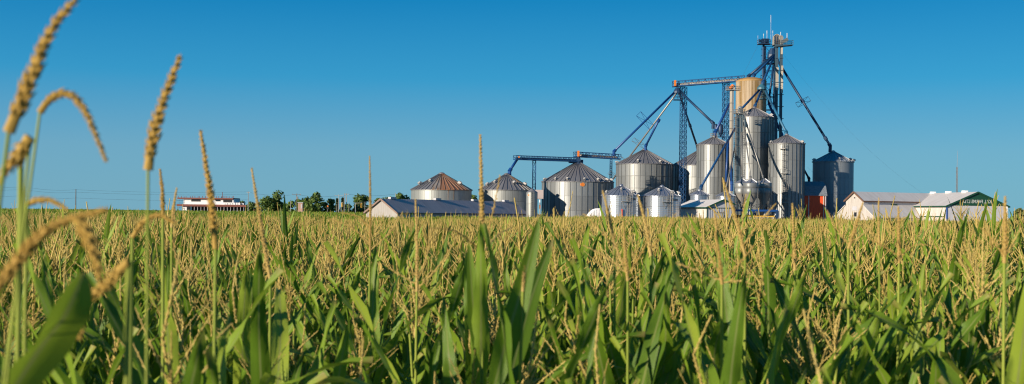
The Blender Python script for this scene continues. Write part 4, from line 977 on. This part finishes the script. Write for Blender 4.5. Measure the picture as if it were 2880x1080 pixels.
def leaf_geo(L, W, e0, bend, nseg, ncol, fold=.35, twist=0.0, wav=.012, side=0.0, power=1.6):
    """blade from the origin along +X: e0 rise angle, bend total droop; returns verts, quads, uv"""
    p = np.zeros(3); v, uv = [], []
    e = e0; yaw = 0.0; ds = L / nseg
    for i in range(nseg + 1):
        t = i / nseg
        d = np.array([math.cos(e) * math.cos(yaw), math.cos(e) * math.sin(yaw), math.sin(e)])
        s = np.array([-math.sin(yaw), math.cos(yaw), 0.0]); n = np.cross(d, s)
        tw = twist * t; s2 = s * math.cos(tw) + n * math.sin(tw); n2 = np.cross(d, s2)
        w = W * (0.45 + .55 * min(1, t * 4)) * max(0.0, 1 - t ** 2.4) ** .8 * .5
        for c in range(ncol + 1):
            u = c / ncol * 2 - 1
            h = abs(u) * w * fold * (1 - .5 * t) + (wav * math.sin(t * 19 + u * 2) * abs(u) if ncol > 1 else 0)
            v.append(p + s2 * u * w + n2 * h); uv.append((c / ncol, t))
        p = p + d * ds; e -= bend / nseg * (0.4 + power * t) / (0.4 + power * .5); yaw += side / nseg
    f = [(i * (ncol + 1) + c, i * (ncol + 1) + c + 1, (i + 1) * (ncol + 1) + c + 1, (i + 1) * (ncol + 1) + c) for i in range(nseg) for c in range(ncol)]
    return np.array(v), f, uv
def kernels(axis, r, step, size, v, f, jit=0.0):                 # grain florets set spirally round an axis polyline
    axis = [Vector(a) for a in axis]; L = sum((axis[k + 1] - axis[k]).length for k in range(len(axis) - 1)); s = 0.0; k = 0; i = 0; seg0 = 0.0
    while s < L:
        while i < len(axis) - 2 and s > seg0 + (axis[i + 1] - axis[i]).length: seg0 += (axis[i + 1] - axis[i]).length; i += 1
        d = (axis[i + 1] - axis[i]); ln = d.length; d.normalize(); p = axis[i] + d * (s - seg0)
        u = d.orthogonal().normalized(); w = d.cross(u); a = k * 2.4; o = u * math.cos(a) + w * math.sin(a)
        tp = min(1.0, .35 + s / L * 4) * (1 - .55 * (s / L) ** 2)
        q = p + o * r * tp; dd = (d * .88 + o * .47).normalized(); sz = size * tp * (1 + jit * random.uniform(-.6, 1.1))
        x = dd.orthogonal().normalized(); y = dd.cross(x); n = len(v)
        v += [q - dd * sz * .4, q + x * sz * .32, q + y * sz * .32, q - x * sz * .32, q - y * sz * .32, q + dd * sz * 1.1]
        for j in range(4): a_, b_ = n + 1 + j, n + 1 + (j + 1) % 4; f += [(n, b_, a_), (a_, b_, n + 5)]
        s += step; k += 1
def tube_to(axis, r0, r1, n, v, f):
    axis = [Vector(a) for a in axis]; m_ = len(axis); b = len(v)
    for i, p in enumerate(axis):
        d = (axis[min(i + 1, m_ - 1)] - axis[max(i - 1, 0)]).normalized(); u = d.orthogonal().normalized() if i == 0 else (u - d * u.dot(d)).normalized(); w = d.cross(u); rr = r0 + (r1 - r0) * i / (m_ - 1)
        for k in range(n): t = 6.2832 * k / n; v.append(p + (u * math.cos(t) + w * math.sin(t)) * rr)
    for i in range(m_ - 1):
        for k in range(n): f.append((b + i * n + k, b + i * n + (k + 1) % n, b + (i + 1) * n + (k + 1) % n, b + (i + 1) * n + k))
def tassel_geo(hi, seed):
    rd = random.Random(seed); v, f = [], []
    L = rd.uniform(.30, .43); nb = rd.randint(7, 11)
    ax = [Vector((rd.uniform(-.012, .012) * k, rd.uniform(-.012, .012) * k, L * k / 4)) for k in range(5)]
    brs = []
    for k in range(nb):
        z = L * (.02 + .26 * k / nb); a = k * 2.4 + rd.uniform(-.4, .4); el = R(rd.uniform(34, 74)); l = rd.uniform(.14, .24)
        p = Vector((0, 0, z)); pts = [p]
        for j in range(3):
            pts.append(pts[-1] + Vector((math.cos(a) * math.cos(el), math.sin(a) * math.cos(el), math.sin(el))) * l / 3); el -= rd.uniform(-.04, .10)
        brs.append(pts)
    if hi == 2:
        tube_to(ax, .0042, .002, 5, v, f); kernels(ax[0:], .0042, .0055, .0085, v, f)
        for pts in brs: tube_to(pts, .0022, .0012, 4, v, f); kernels(pts, .0026, .008, .0072, v, f)
    elif hi == 1:
        tube_to([ax[0], ax[2], ax[4]], .009, .005, 4, v, f)
        for pts in brs: tube_to([pts[0], pts[2], pts[3]], .0048, .0042, 3, v, f)
    else:
        tube_to([ax[0], ax[4]], .0135, .008, 3, v, f)
        for pts in brs[:5]: tube_to([pts[0], pts[3]], .0072, .0065, 3, v, f)
    return v, f
def to_mesh_uv(name, v, f, uv, m):
    me = mesh(name, v, f, m, True)
    if uv:
        ul = me.uv_layers.new(name='UVMap'); idx = np.empty(len(me.loops), np.int32); me.loops.foreach_get('vertex_index', idx)
        ul.data.foreach_set('uv', np.array(uv, np.float32)[idx].ravel())
    return me

# shared leaf, tassel and stalk meshes for the single plants
LEAFSPEC = []
for k in range(14):
    lev = k / 13                                         # 0 upper, 1 lower
    rd = random.Random(40 + k)
    LEAFSPEC.append((.74 + .26 * lev + rd.uniform(-.06, .06), .068 + .022 * lev * rd.uniform(.7, 1.1), R(rd.uniform(62, 84) - 8 * lev), R(rd.uniform(2, 30) + (100 * rd.random() if rd.random() < .3 else 0)), rd.uniform(-.7, .7), rd.uniform(-.5, .5)))
leaf_me = [to_mesh_uv('leaf', *leaf_geo(L, W, e0, bd, 14, 4, .45, tw, .012, sd), CLEAF) for (L, W, e0, bd, tw, sd) in LEAFSPEC]
tass_me = [mesh('tassel', *tassel_geo(2, 100 + k), CTASS) for k in range(7)]
HS = 2.12                                                # stalk height below the tassel
def stalk_mesh(h, bow=.0):
    v, f = [], []
    tube_to([(0, 0, -.25), (bow * .3, 0, h * .4), (bow * .7, 0, h * .75), (bow, 0, h)], .013, .0055, 7, v, f)
    for z in (1.1, 1.35, 1.6, 1.82):
        tube_to([(bow * z / h, 0, z - .012), (bow * z / h, 0, z + .012)], .0125 - .003 * z / h, .0125 - .003 * z / h, 7, v, f)
    return mesh('corn_plant', v, f, CSTALK, True)
stalk_me = [stalk_mesh(HS, b_) for b_ in (-.03, 0, .04)]
LEVELS_Z = (1.74, 1.66, 1.56, 1.44, 1.30, 1.14)

ROW, INROW = .76, .19
rows_ang = R(14)
def row_points(xmin, xmax, ymin, ymax, dens=1.0):
    ca, sa = math.cos(rows_ang), math.sin(rows_ang); ext = max(abs(xmin), abs(xmax), abs(ymin), abs(ymax)) * 1.5
    us = np.arange(-ext, ext, INROW / dens); vs_ = np.arange(-ext, ext, ROW)
    U, V = np.meshgrid(us, vs_); U = U + rng.normal(0, INROW * .3, U.shape); V = V + rng.normal(0, .07, V.shape)
    x = (U * ca - V * sa).ravel(); y = (U * sa + V * ca).ravel()
    k = (x > xmin) & (x < xmax) & (y > ymin) & (y < ymax); return x[k], y[k]
TANH = 1440 / FPX
nx_, ny_ = row_points(-7, 7, 2.7, 13)
inview = np.abs(nx_) < ny_ * TANH + .25
nx_, ny_ = nx_[inview], ny_[inview]
hero_spots = []
order = np.argsort(ny_); nx_, ny_ = nx_[order], ny_[order]
keep = np.ones(len(nx_), bool)
keep[:] &= ~((ny_ < 3.6) & (rng.random(len(nx_)) < .35))
nx_, ny_ = nx_[keep], ny_[keep]
N_SINGLE = 286
YSPLIT = ny_[min(N_SINGLE, len(ny_) - 1)]
def corn_plant(x, y, s, rd, label, group, tassel=True, levels=LEVELS_Z, name='corn_plant'):
    z = float(gz(x, y)); r0 = rd.uniform(0, 6.28)
    o = bpy.data.objects.new(name, rd.choice(stalk_me)); COL.objects.link(o)
    o.location = (x, y, z); o.scale = (1, 1, s); o.rotation_euler = (rd.gauss(0, .03), rd.gauss(0, .03), r0)
    tag(o, label, 'corn plant', group)
    az = rd.uniform(0, 6.28)
    for k, lz in enumerate(levels):
        ch = obj('leaf', leaf_me[min(13, int(k / len(levels) * 12 + rd.uniform(0, 2.9)))], o, (0, 0, lz * 1.0))
        ch.rotation_euler = (0, rd.gauss(0, .08), az + math.pi * k + rd.gauss(0, .35)); sc = rd.uniform(.88, 1.12); ch.scale = (sc, sc * rd.uniform(.9, 1.1), sc / s)
    if tassel:
        ts = obj('tassel', rd.choice(tass_me), o, (rd.uniform(-.01, .01), 0, HS - .02)); ts.rotation_euler = (rd.gauss(0, .07), rd.gauss(0, .07), rd.uniform(0, 6.28)); q = rd.uniform(.85, 1.2); ts.scale = (q, q, q / s)
    return o
rd = random.Random(5)
for x, y in zip(nx_[:N_SINGLE], ny_[:N_SINGLE]):
    s = 1.0 + rd.gauss(-.02, .045) - (.05 if y < 4 else 0) + (rd.uniform(.05, .15) if y > 5 and rd.random() < (.30 if x > .3 else .10) else 0)
    has = rd.random() < (.40 if y < 4.5 else .90)
    corn_plant(float(x), float(y), s, rd, 'leafy green corn plant with tan tassel standing in the crowded near rows' if has else 'leafy green corn plant showing no tassel in the crowded near rows', 'corn plants of the near rows' if has else 'tassel-less corn plants of the near rows', tassel=has)

# plants that stand out singly: their heads traced as curves at their own distance
def smooth_line(pts, n):
    pts = [np.array(p) for p in pts]; k = len(pts) - 1; out = []
    for i in range(n + 1):
        t = i / n * k; j = min(int(t), k - 1); u = t - j
        p0, p1, p2, p3 = pts[max(j - 1, 0)], pts[j], pts[j + 1], pts[min(j + 2, k)]
        out.append(Vector(.5 * ((2 * p1) + (-p0 + p2) * u + (2 * p0 - 5 * p1 + 4 * p2 - p3) * u * u + (-p0 + 3 * p1 - 3 * p2 + p3) * u ** 3)))
    return out
def ribbon_leaf(line, W, face, m, fold=.3):
    v, f, uv = [], [], []; n = len(line) - 1; nc = 4
    for i, p in enumerate(line):
        d = (line[min(i + 1, n)] - line[max(i - 1, 0)]).normalized(); s_ = d.cross(face).normalized(); nn_ = s_.cross(d); t = i / n
        w = W * .5 * (.5 + .5 * min(1, t * 3)) * max(0, 1 - t ** 2.6) ** .8
        for c in range(nc + 1):
            u = c / nc * 2 - 1; v.append(p + s_ * u * w + nn_ * (abs(u) * w * fold)); uv.append((c / nc, t))
    for i in range(n):
        for c in range(nc): f.append((i * (nc + 1) + c, i * (nc + 1) + c + 1, (i + 1) * (nc + 1) + c + 1, (i + 1) * (nc + 1) + c))
    return to_mesh_uv('leaf', v, f, uv, m)
HEADB = cornmat('straw_tassel_head', 'head'); HEADG = cornmat('golden_grain_head', 'golden')
def hero(label, heads, D, r=.010, stem=None, leaves=(), branches=(), nlev=3, name='corn_plant', foot=None, stem_r=(.008, .0045), tass=None):
    """heads: list of pixel polylines base -> tip; stem: pixel x,y where the stalk leaves the frame"""
    base = P(*heads[0][0], D); fx = P(*(foot or (heads[0][0][0] + random.uniform(-12, 12), 1080)), D)
    g = float(gz(fx.x, D)); root = Vector((fx.x, D, g))
    v, f = [], []
    mid = (root + base) / 2 + Vector((random.uniform(-.02, .02), 0, .0))
    line = [root - Vector((0, 0, .2)) - root] + [p - root for p in smooth_line([root, Vector((fx.x * .8 + base.x * .2, D, (root.z + base.z) * .5)), base], 10)]
    tube_to(line, stem_r[0], stem_r[1], 7, v, f)
    o = obj(name, mesh('corn_plant', v, f, CSTALK, True)); o.location = root; tag(o, label, 'corn plant')
    for h in heads:
        ln = [p - root for p in smooth_line([P(q[0], q[1], D + (q[2] if len(q) > 2 else 0)) for q in h], 10)]
        v, f = [], []; r_ = r * .84; tube_to(ln, r_ * .7, r_ * .25, 8, v, f); kernels(ln, r_ * .66, r_ * .17, r_ * .72, v, f, .6); obj('tassel', mesh('tassel', v, f, HEADG if D < 3.7 and heads[0][0][0] < 800 else HEADB), o)
    for h in branches:
        ln = [p - root for p in smooth_line([P(q[0], q[1], D + (q[2] if len(q) > 2 else 0)) for q in h], 6)]
        v, f = [], []; tube_to(ln, .0025, .0015, 5, v, f); kernels(ln, .0042, .009, .0095, v, f); obj('tassel_branch', mesh('tassel_branch', v, f, HEADB), o)
    for (h, W) in leaves:
        ln = [p - root for p in smooth_line([P(q[0], q[1], D + (q[2] if len(q) > 2 else 0)) for q in h], 14)]
        obj('leaf', ribbon_leaf(ln, W, Vector((.25, -1, .25) if W != .088 else (.8, -.6, .05)).normalized(), CLEAF), o)
    az = rd.uniform(0, 6.28)
    for k in range(nlev + 2 if nlev else 0):
        lz = min(1.95, (base.z - g) * .86) - .10 * k; q = line[-1] * (lz / max(line[-1].z, .1))
        ch = obj('leaf', leaf_me[min(13, 2 + 2 * k + rd.randint(0, 2))], o, (q.x, q.y, lz)); ch.rotation_euler = (0, rd.gauss(0, .08), az + math.pi * k + rd.gauss(0, .35))
    return o
hero('plant with the tall straight tan tassel spike that rises above the plain grey bin', [((1356, 720), (1354, 560), (1350, 378))], 4.2, .0125, branches=(((1360, 690), (1385, 600), (1406, 492)), ((1345, 700), (1280, 650, -.1), (1205, 642, -.15)), ((1362, 705, .05), (1400, 660, .2), (1440, 640, .3))), leaves=((((1345, 1000), (1330, 860), (1318, 680)), .05),), nlev=2)
hero('plant with a thin upright tassel spike in front of the long shed gable', [((1040, 720), (1041, 580), (1039, 438))], 5.2, .009, branches=(((1040, 690), (990, 640), (925, 615)), ((1045, 700), (1090, 660), (1130, 600)), ((1036, 640), (1010, 610), (960, 598))), nlev=3)
hero('plant with a plain straight spike just right of the thin one by the long shed', [((1172, 820), (1172, 690), (1168, 560))], 4.6, .010, branches=(((1172, 800), (1120, 770), (1075, 740)), ((1175, 810), (1240, 740), (1300, 640)), ((1170, 790), (1200, 720), (1212, 640))), nlev=3)
hero('plant whose spike leans left above the lone round tree', [((760, 790), (735, 640), (707, 472))], 4.0, .010, branches=(((750, 760), (700, 700), (640, 655)),), nlev=2)
hero('plant with a thick blurred tassel spike over the building site', [((606, 700), (590, 540), (563, 366))], 2.9, .0125, stem_r=(.006, .004), nlev=2)
hero('plant with a short upright grain head left of the building site', [((458, 606), (456, 540), (449, 474))], 3.6, .009, nlev=2)
hero('plant with a crooked short grain head at the building site corner', [((483, 640), (488, 580), (497, 528))], 4.2, .009, branches=(((483, 640), (490, 700), (500, 760)),), nlev=2)
hero('plant with one plump grain head leaning right, high in the clear sky', [((416, 478), (440, 340), (506, 158))], 2.0, .0140, foot=(418, 1080), stem_r=(.003, .0022), nlev=0)
hero('plant with the largest blurred grain head, reaching the top of the photo', [((24, 372), (90, 210), (140, 90), (214, -4))], 1.55, .0135, foot=(-420, 1080), stem_r=(.003, .0025), nlev=0, branches=())
hero('plant with a slender grain head arching over and drooping in the sky', [((112, 316), (150, 270), (205, 268), (250, 335), (298, 455))], 1.8, .0095, foot=(-300, 1080), stem_r=(.0025, .002), nlev=0)
hero('plant with a blurred grain head cut by the photo edge below the arching one', [((84, 386), (45, 440), (-10, 520))], 1.6, .0135, foot=(-220, 1080), stem_r=(.0025, .002), nlev=0)
hero('pale green upright stem with a fine top at the far edge of the photo', [((58, 470), (60, 440), (62, 405))], 1.9, .006, foot=(40, 1080), stem_r=(.0055, .0042), nlev=0)
hero('plant with a brown bent head arching across the low horizon', [((-20, 830), (60, 720), (160, 630), (300, 590)), ((215, 612), (255, 680), (280, 790))], 1.5, .012, foot=(-60, 1080), stem_r=(.007, .005), nlev=0)
hero('plant with a small golden arched head just above the field horizon', [((75, 575), (110, 562), (150, 566), (190, 590))], 2.0, .008, foot=(60, 1080), stem_r=(.005, .003), nlev=0)
hero('plant with an orange-brown drooping head beside the wide dark leaf', [((362, 735), (300, 800), (240, 860), (224, 955))], 1.7, .012, foot=(330, 1080), stem_r=(.006, .004), nlev=0, leaves=(((( 20, 1120), (110, 980, -.05), (185, 880, -.1), (236, 765, -.1)), .088),))
hero('plant with a tan head bending over right of the arching brown one', [((372, 668), (410, 618), (450, 606), (490, 628))], 2.8, .010, foot=(365, 1080), stem_r=(.007, .004), nlev=1)
hero('plant with two long erect blades rising in the middle of the field', [((1470, 820), (1472, 760), (1475, 700))], 3.5, .008, foot=(1430, 1080), leaves=((((1390, 1085), (1425, 950), (1470, 800), (1516, 612)), .075), (((1430, 1085), (1460, 960, .1), (1500, 820, .2), (1556, 668, .25)), .06)), nlev=1, branches=())
hero('plant with a long leaning spike in front of the slender bin', [((2095, 720), (2070, 620), (2033, 505))], 4.3, .0095, branches=(((2090, 690), (2140, 620), (2182, 572)), ((2085, 680), (2090, 600), (2098, 545))), nlev=3)
hero('plant whose spike leans in front of the lettered bin by the tent', [((1728, 700), (1715, 620), (1694, 536))], 4.6, .009, branches=(((1726, 690), (1680, 640), (1640, 600)),), nlev=3)
hero('plant whose orange spike leans between the two lettered bins', [((1830, 720), (1815, 630), (1793, 548))], 4.6, .010, branches=(((1828, 700), (1870, 650), (1900, 600)),), nlev=3)
hero('plant with a thick upright spike before the red barn', [((2235, 760), (2231, 660), (2228, 572))], 4.8, .011, branches=(((2235, 730), (2190, 680), (2150, 640)), ((2236, 735), (2290, 680), (2330, 625))), nlev=3)
hero('plant with a brown leaning spike in front of the old barn', [((2385, 700), (2405, 640), (2427, 568))], 4.5, .0105, branches=(((2388, 690), (2350, 640), (2325, 590)), ((2385, 690), (2425, 660), (2460, 620))), nlev=3)
hero('plant with a straight tan spike before the barn lean-to', [((2528, 740), (2527, 660), (2526, 580))], 4.8, .0105, branches=(((2528, 720), (2480, 690), (2440, 670)), ((2530, 725), (2570, 690), (2620, 690))), nlev=3)
hero('plant with a slim yellow spike in front of the old barn roof', [((2472, 690), (2470, 620), (2471, 556))], 6.0, .009, branches=(((2470, 680), (2440, 640), (2425, 600)),), nlev=3)
hero('plant with the thickest tan spike, at the gable end of the green barn', [((2824, 740), (2826, 650), (2826, 552))], 3.8, .0115, branches=(((2824, 720), (2780, 660), (2755, 640)), ((2826, 722), (2850, 680), (2870, 640))), nlev=3)
hero('plant with a pinkish spike beside the slender bin foot', [((2022, 720), (2015, 650), (2008, 590))], 4.6, .010, branches=(((2020, 700), (1980, 680), (1940, 640)), ((2022, 700), (2060, 670), (2090, 640))), nlev=3)
hero('plant with a wide fan of branches below the hopper bins', [((1765, 790), (1757, 700), (1752, 620))], 4.2, .0095, branches=(((1765, 770), (1700, 720), (1640, 690)), ((1766, 772), (1810, 700), (1830, 640)), ((1765, 775), (1730, 690), (1710, 630))), nlev=4)
hero('plant with a spreading pale tassel and yellow stalk low in the field centre', [((2030, 800), (2022, 720), (2010, 650))], 3.7, .009, branches=(((2030, 790), (1960, 760), (1900, 740)), ((2030, 790), (2080, 740), (2120, 690)), ((2030, 780), (1990, 710), (1975, 660)), ((2032, 795), (2075, 790), (2120, 800))), nlev=4)

# the rest of the field: one mesh
def plant_proto(lod, seed, tass=True, wide=1.0):
    rd = random.Random(seed); V, F, UV, MI = [], [], [], []
    def add(v, f, uv, mi):
        n = len(V); V.extend([tuple(p) for p in v]); F.extend([tuple(i + n for i in q) for q in f]); UV.extend(uv if uv is not None else [(.3, .5)] * len(v)); MI.extend([mi] * len(f))
    az = rd.uniform(0, 6.28)
    nlev = {0: 6, 1: 5, 2: 4, 3: 3}[lod]; seg, col = {0: (7, 2), 1: (4, 2), 2: (3, 1), 3: (2, 1)}[lod]
    for k in range(nlev):
        lev = k / nlev; L = .66 + .30 * lev + rd.uniform(-.08, .08)
        v, f, uv = leaf_geo(L, (.072 + .02 * lev) * wide, R(rd.uniform(62, 84) - 10 * lev), R(rd.uniform(0, 26) + (95 * rd.random() if rd.random() < .35 else 0)), seg, col, .4, rd.uniform(-.9, .9), 0, rd.uniform(-.5, .5))
        a = az + math.pi * k + rd.gauss(0, .35); ca, sa = math.cos(a), math.sin(a); z0 = 1.78 - .12 * k - .02 * k * k
        v = np.stack([v[:, 0] * ca - v[:, 1] * sa, v[:, 0] * sa + v[:, 1] * ca, v[:, 2] + z0], 1)
        add(v, f, uv, 0)
    v, f = [], []
    if lod < 2: tube_to([(0, 0, .9), (0, 0, HS)], .011, .006, 4, v, f); add(v, f, None, 1)
    if tass:
        v, f = [], []
        if lod < 3:
            v, f = tassel_geo(1 if lod < 2 else 0, seed + 50)
        else:
            tube_to([(0, 0, 0), (rd.uniform(-.02, .02), 0, .34)], .017, .009, 3, v, f)
            for j in range(2): a = rd.uniform(0, 6.28); tube_to([(0, 0, .04), (.11 * math.cos(a), .11 * math.sin(a), .17)], .012, .010, 3, v, f)
        add([Vector(p) + Vector((0, 0, HS - .03)) for p in v], f, None, 2)
    return np.array(V, np.float32), F, np.array(UV, np.float32), np.array(MI, np.int32)
def corn_mass(name, label, sets):
    """sets: list of (protos, x, y, scale) -> one mesh"""
    VV, LI, LS, MI, UVL, TN = [], [], [], [], [], []; nv = 0; nl = 0
    def drift(x, y): return np.sin(x * .31 + 1.3 * np.sin(y * .17)) * np.sin(y * .23 + np.sin(x * .11)) + .6 * np.sin(x * .07 + y * .05)
    for protos, x, y, s in sets:
        n = len(x); pick = rng.integers(0, len(protos), n); z = gz(x, y); rot = rng.uniform(0, 6.283, n); tone = np.clip(rng.uniform(.05, .95, n) + .16 * drift(x, y), 0, .999); s = s + .022 * drift(x + 9, y)
        lx, ly = rng.normal(0, .04, n), rng.normal(0, .04, n)
        for k, (v, f, uv, mi) in enumerate(protos):
            sel = np.where(pick == k)[0]; m_ = len(sel)
            if not m_: continue
            ca, sa = np.cos(rot[sel])[:, None], np.sin(rot[sel])[:, None]; ss = s[sel][:, None]
            vz = v[None, :, 2] * ss
            vx = v[None, :, 0] * ca - v[None, :, 1] * sa + lx[sel][:, None] * vz; vy = v[None, :, 0] * sa + v[None, :, 1] * ca + ly[sel][:, None] * vz
            W_ = np.stack([vx + x[sel][:, None], vy + y[sel][:, None], vz + z[sel][:, None]], -1).reshape(-1, 3); VV.append(W_.astype(np.float32))
            fl = np.array([i for q in f for i in q], np.int32); ln = np.array([len(q) for q in f], np.int32); st = np.concatenate([[0], np.cumsum(ln)[:-1]])
            LI.append((fl[None, :] + (np.arange(m_) * len(v))[:, None] + nv).ravel()); LS.append((st[None, :] + (np.arange(m_) * len(fl))[:, None] + nl).ravel())
            MI.append(np.tile(mi, m_)); UVL.append(np.tile(uv[fl], (m_, 1))); TN.append(np.repeat(tone[sel], len(v)))
            nv += m_ * len(v); nl += m_ * len(fl)
    me = bpy.data.meshes.new(name); V = np.concatenate(VV); li = np.concatenate(LI).astype(np.int32); ls = np.concatenate(LS).astype(np.int32)
    me.vertices.add(len(V)); me.vertices.foreach_set('co', V.ravel()); me.loops.add(len(li)); me.loops.foreach_set('vertex_index', li)
    me.polygons.add(len(ls)); me.polygons.foreach_set('loop_start', ls)
    for m_ in (CLEAF, CSTALK, CTASS): me.materials.append(m_)
    me.polygons.foreach_set('material_index', np.concatenate(MI)); me.polygons.foreach_set('use_smooth', np.ones(len(ls), bool))
    me.update(calc_edges=True)
    ul = me.uv_layers.new(name='UVMap'); ul.data.foreach_set('uv', np.concatenate(UVL).ravel())
    a = me.attributes.new('tone', 'FLOAT', 'POINT'); a.data.foreach_set('value', np.concatenate(TN).astype(np.float32))
    o = obj(name, me); tag(o, label, 'corn', kind='stuff'); return o
P0 = [plant_proto(0, 200 + k, k != 3) for k in range(8)]; P1 = [plant_proto(1, 300 + k) for k in range(10)]
P2 = [plant_proto(2, 400 + k, True, 1.25) for k in range(8)]; P3 = [plant_proto(3, 500 + k, True, 2.2) for k in range(6)]; P3g = [plant_proto(3, 600 + k, k < 1, 2.6) for k in range(6)]
def scl(n, sd=.045): return 1 + rng.normal(-.02, sd, n) + (rng.random(n) < .12) * rng.uniform(.04, .13, n)
sets = []
def tall(x, y): return (rng.random(len(x)) < np.where(x / y > .04, .22, .05)) * rng.uniform(.03, .13, len(x))
sx, sy = nx_[N_SINGLE:], ny_[N_SINGLE:]; sets.append((P0, sx, sy, scl(len(sx)) + tall(sx, sy)))
x, y = row_points(-14, 14, 13, 24); k = np.abs(x) < y * TANH + .6; sets.append((P0, x[k], y[k], scl(k.sum()) + tall(x[k], y[k])))
x, y = row_points(-12, 9, -9, 13, .7); k = (np.abs(x) > np.maximum(y, 0) * TANH + .3) & (y > 2.6 + .12 * np.abs(x)) & (x > -10 - y * 0); sets.append((P1, x[k], y[k], scl(k.sum())))
x, y = row_points(-29, 29, 24, 62, .8); k = np.abs(x) < y * TANH + 1.5; sets.append((P1, x[k], y[k], scl(k.sum())))
x, y = row_points(-66, 66, 62, 145, .6); k = np.abs(x) < y * TANH + 3; sets.append((P2, x[k], y[k], scl(k.sum(), .05)))
x, y = row_points(-150, 100, 145, 345, .28)
edge = np.where(x < -30, 340, np.where(x < 0, 340 - (x + 30) * 3.6, 232 - .35 * x * (x > 0)))
k = (np.abs(x) < y * TANH + 4) & (y < edge); x, y = x[k], y[k]; lf = x / y < rng.normal(-.02, .06, len(x))
sets.append((P3, x[~lf], y[~lf], scl((~lf).sum(), .06))); sets.append((P3g, x[lf], y[lf], scl(lf.sum(), .06)))
corn_mass('corn_field', 'wide field of tasselled corn stretching to the farm', sets)
print('TRIS', sum(len(m_.polygons) for m_ in bpy.data.meshes))
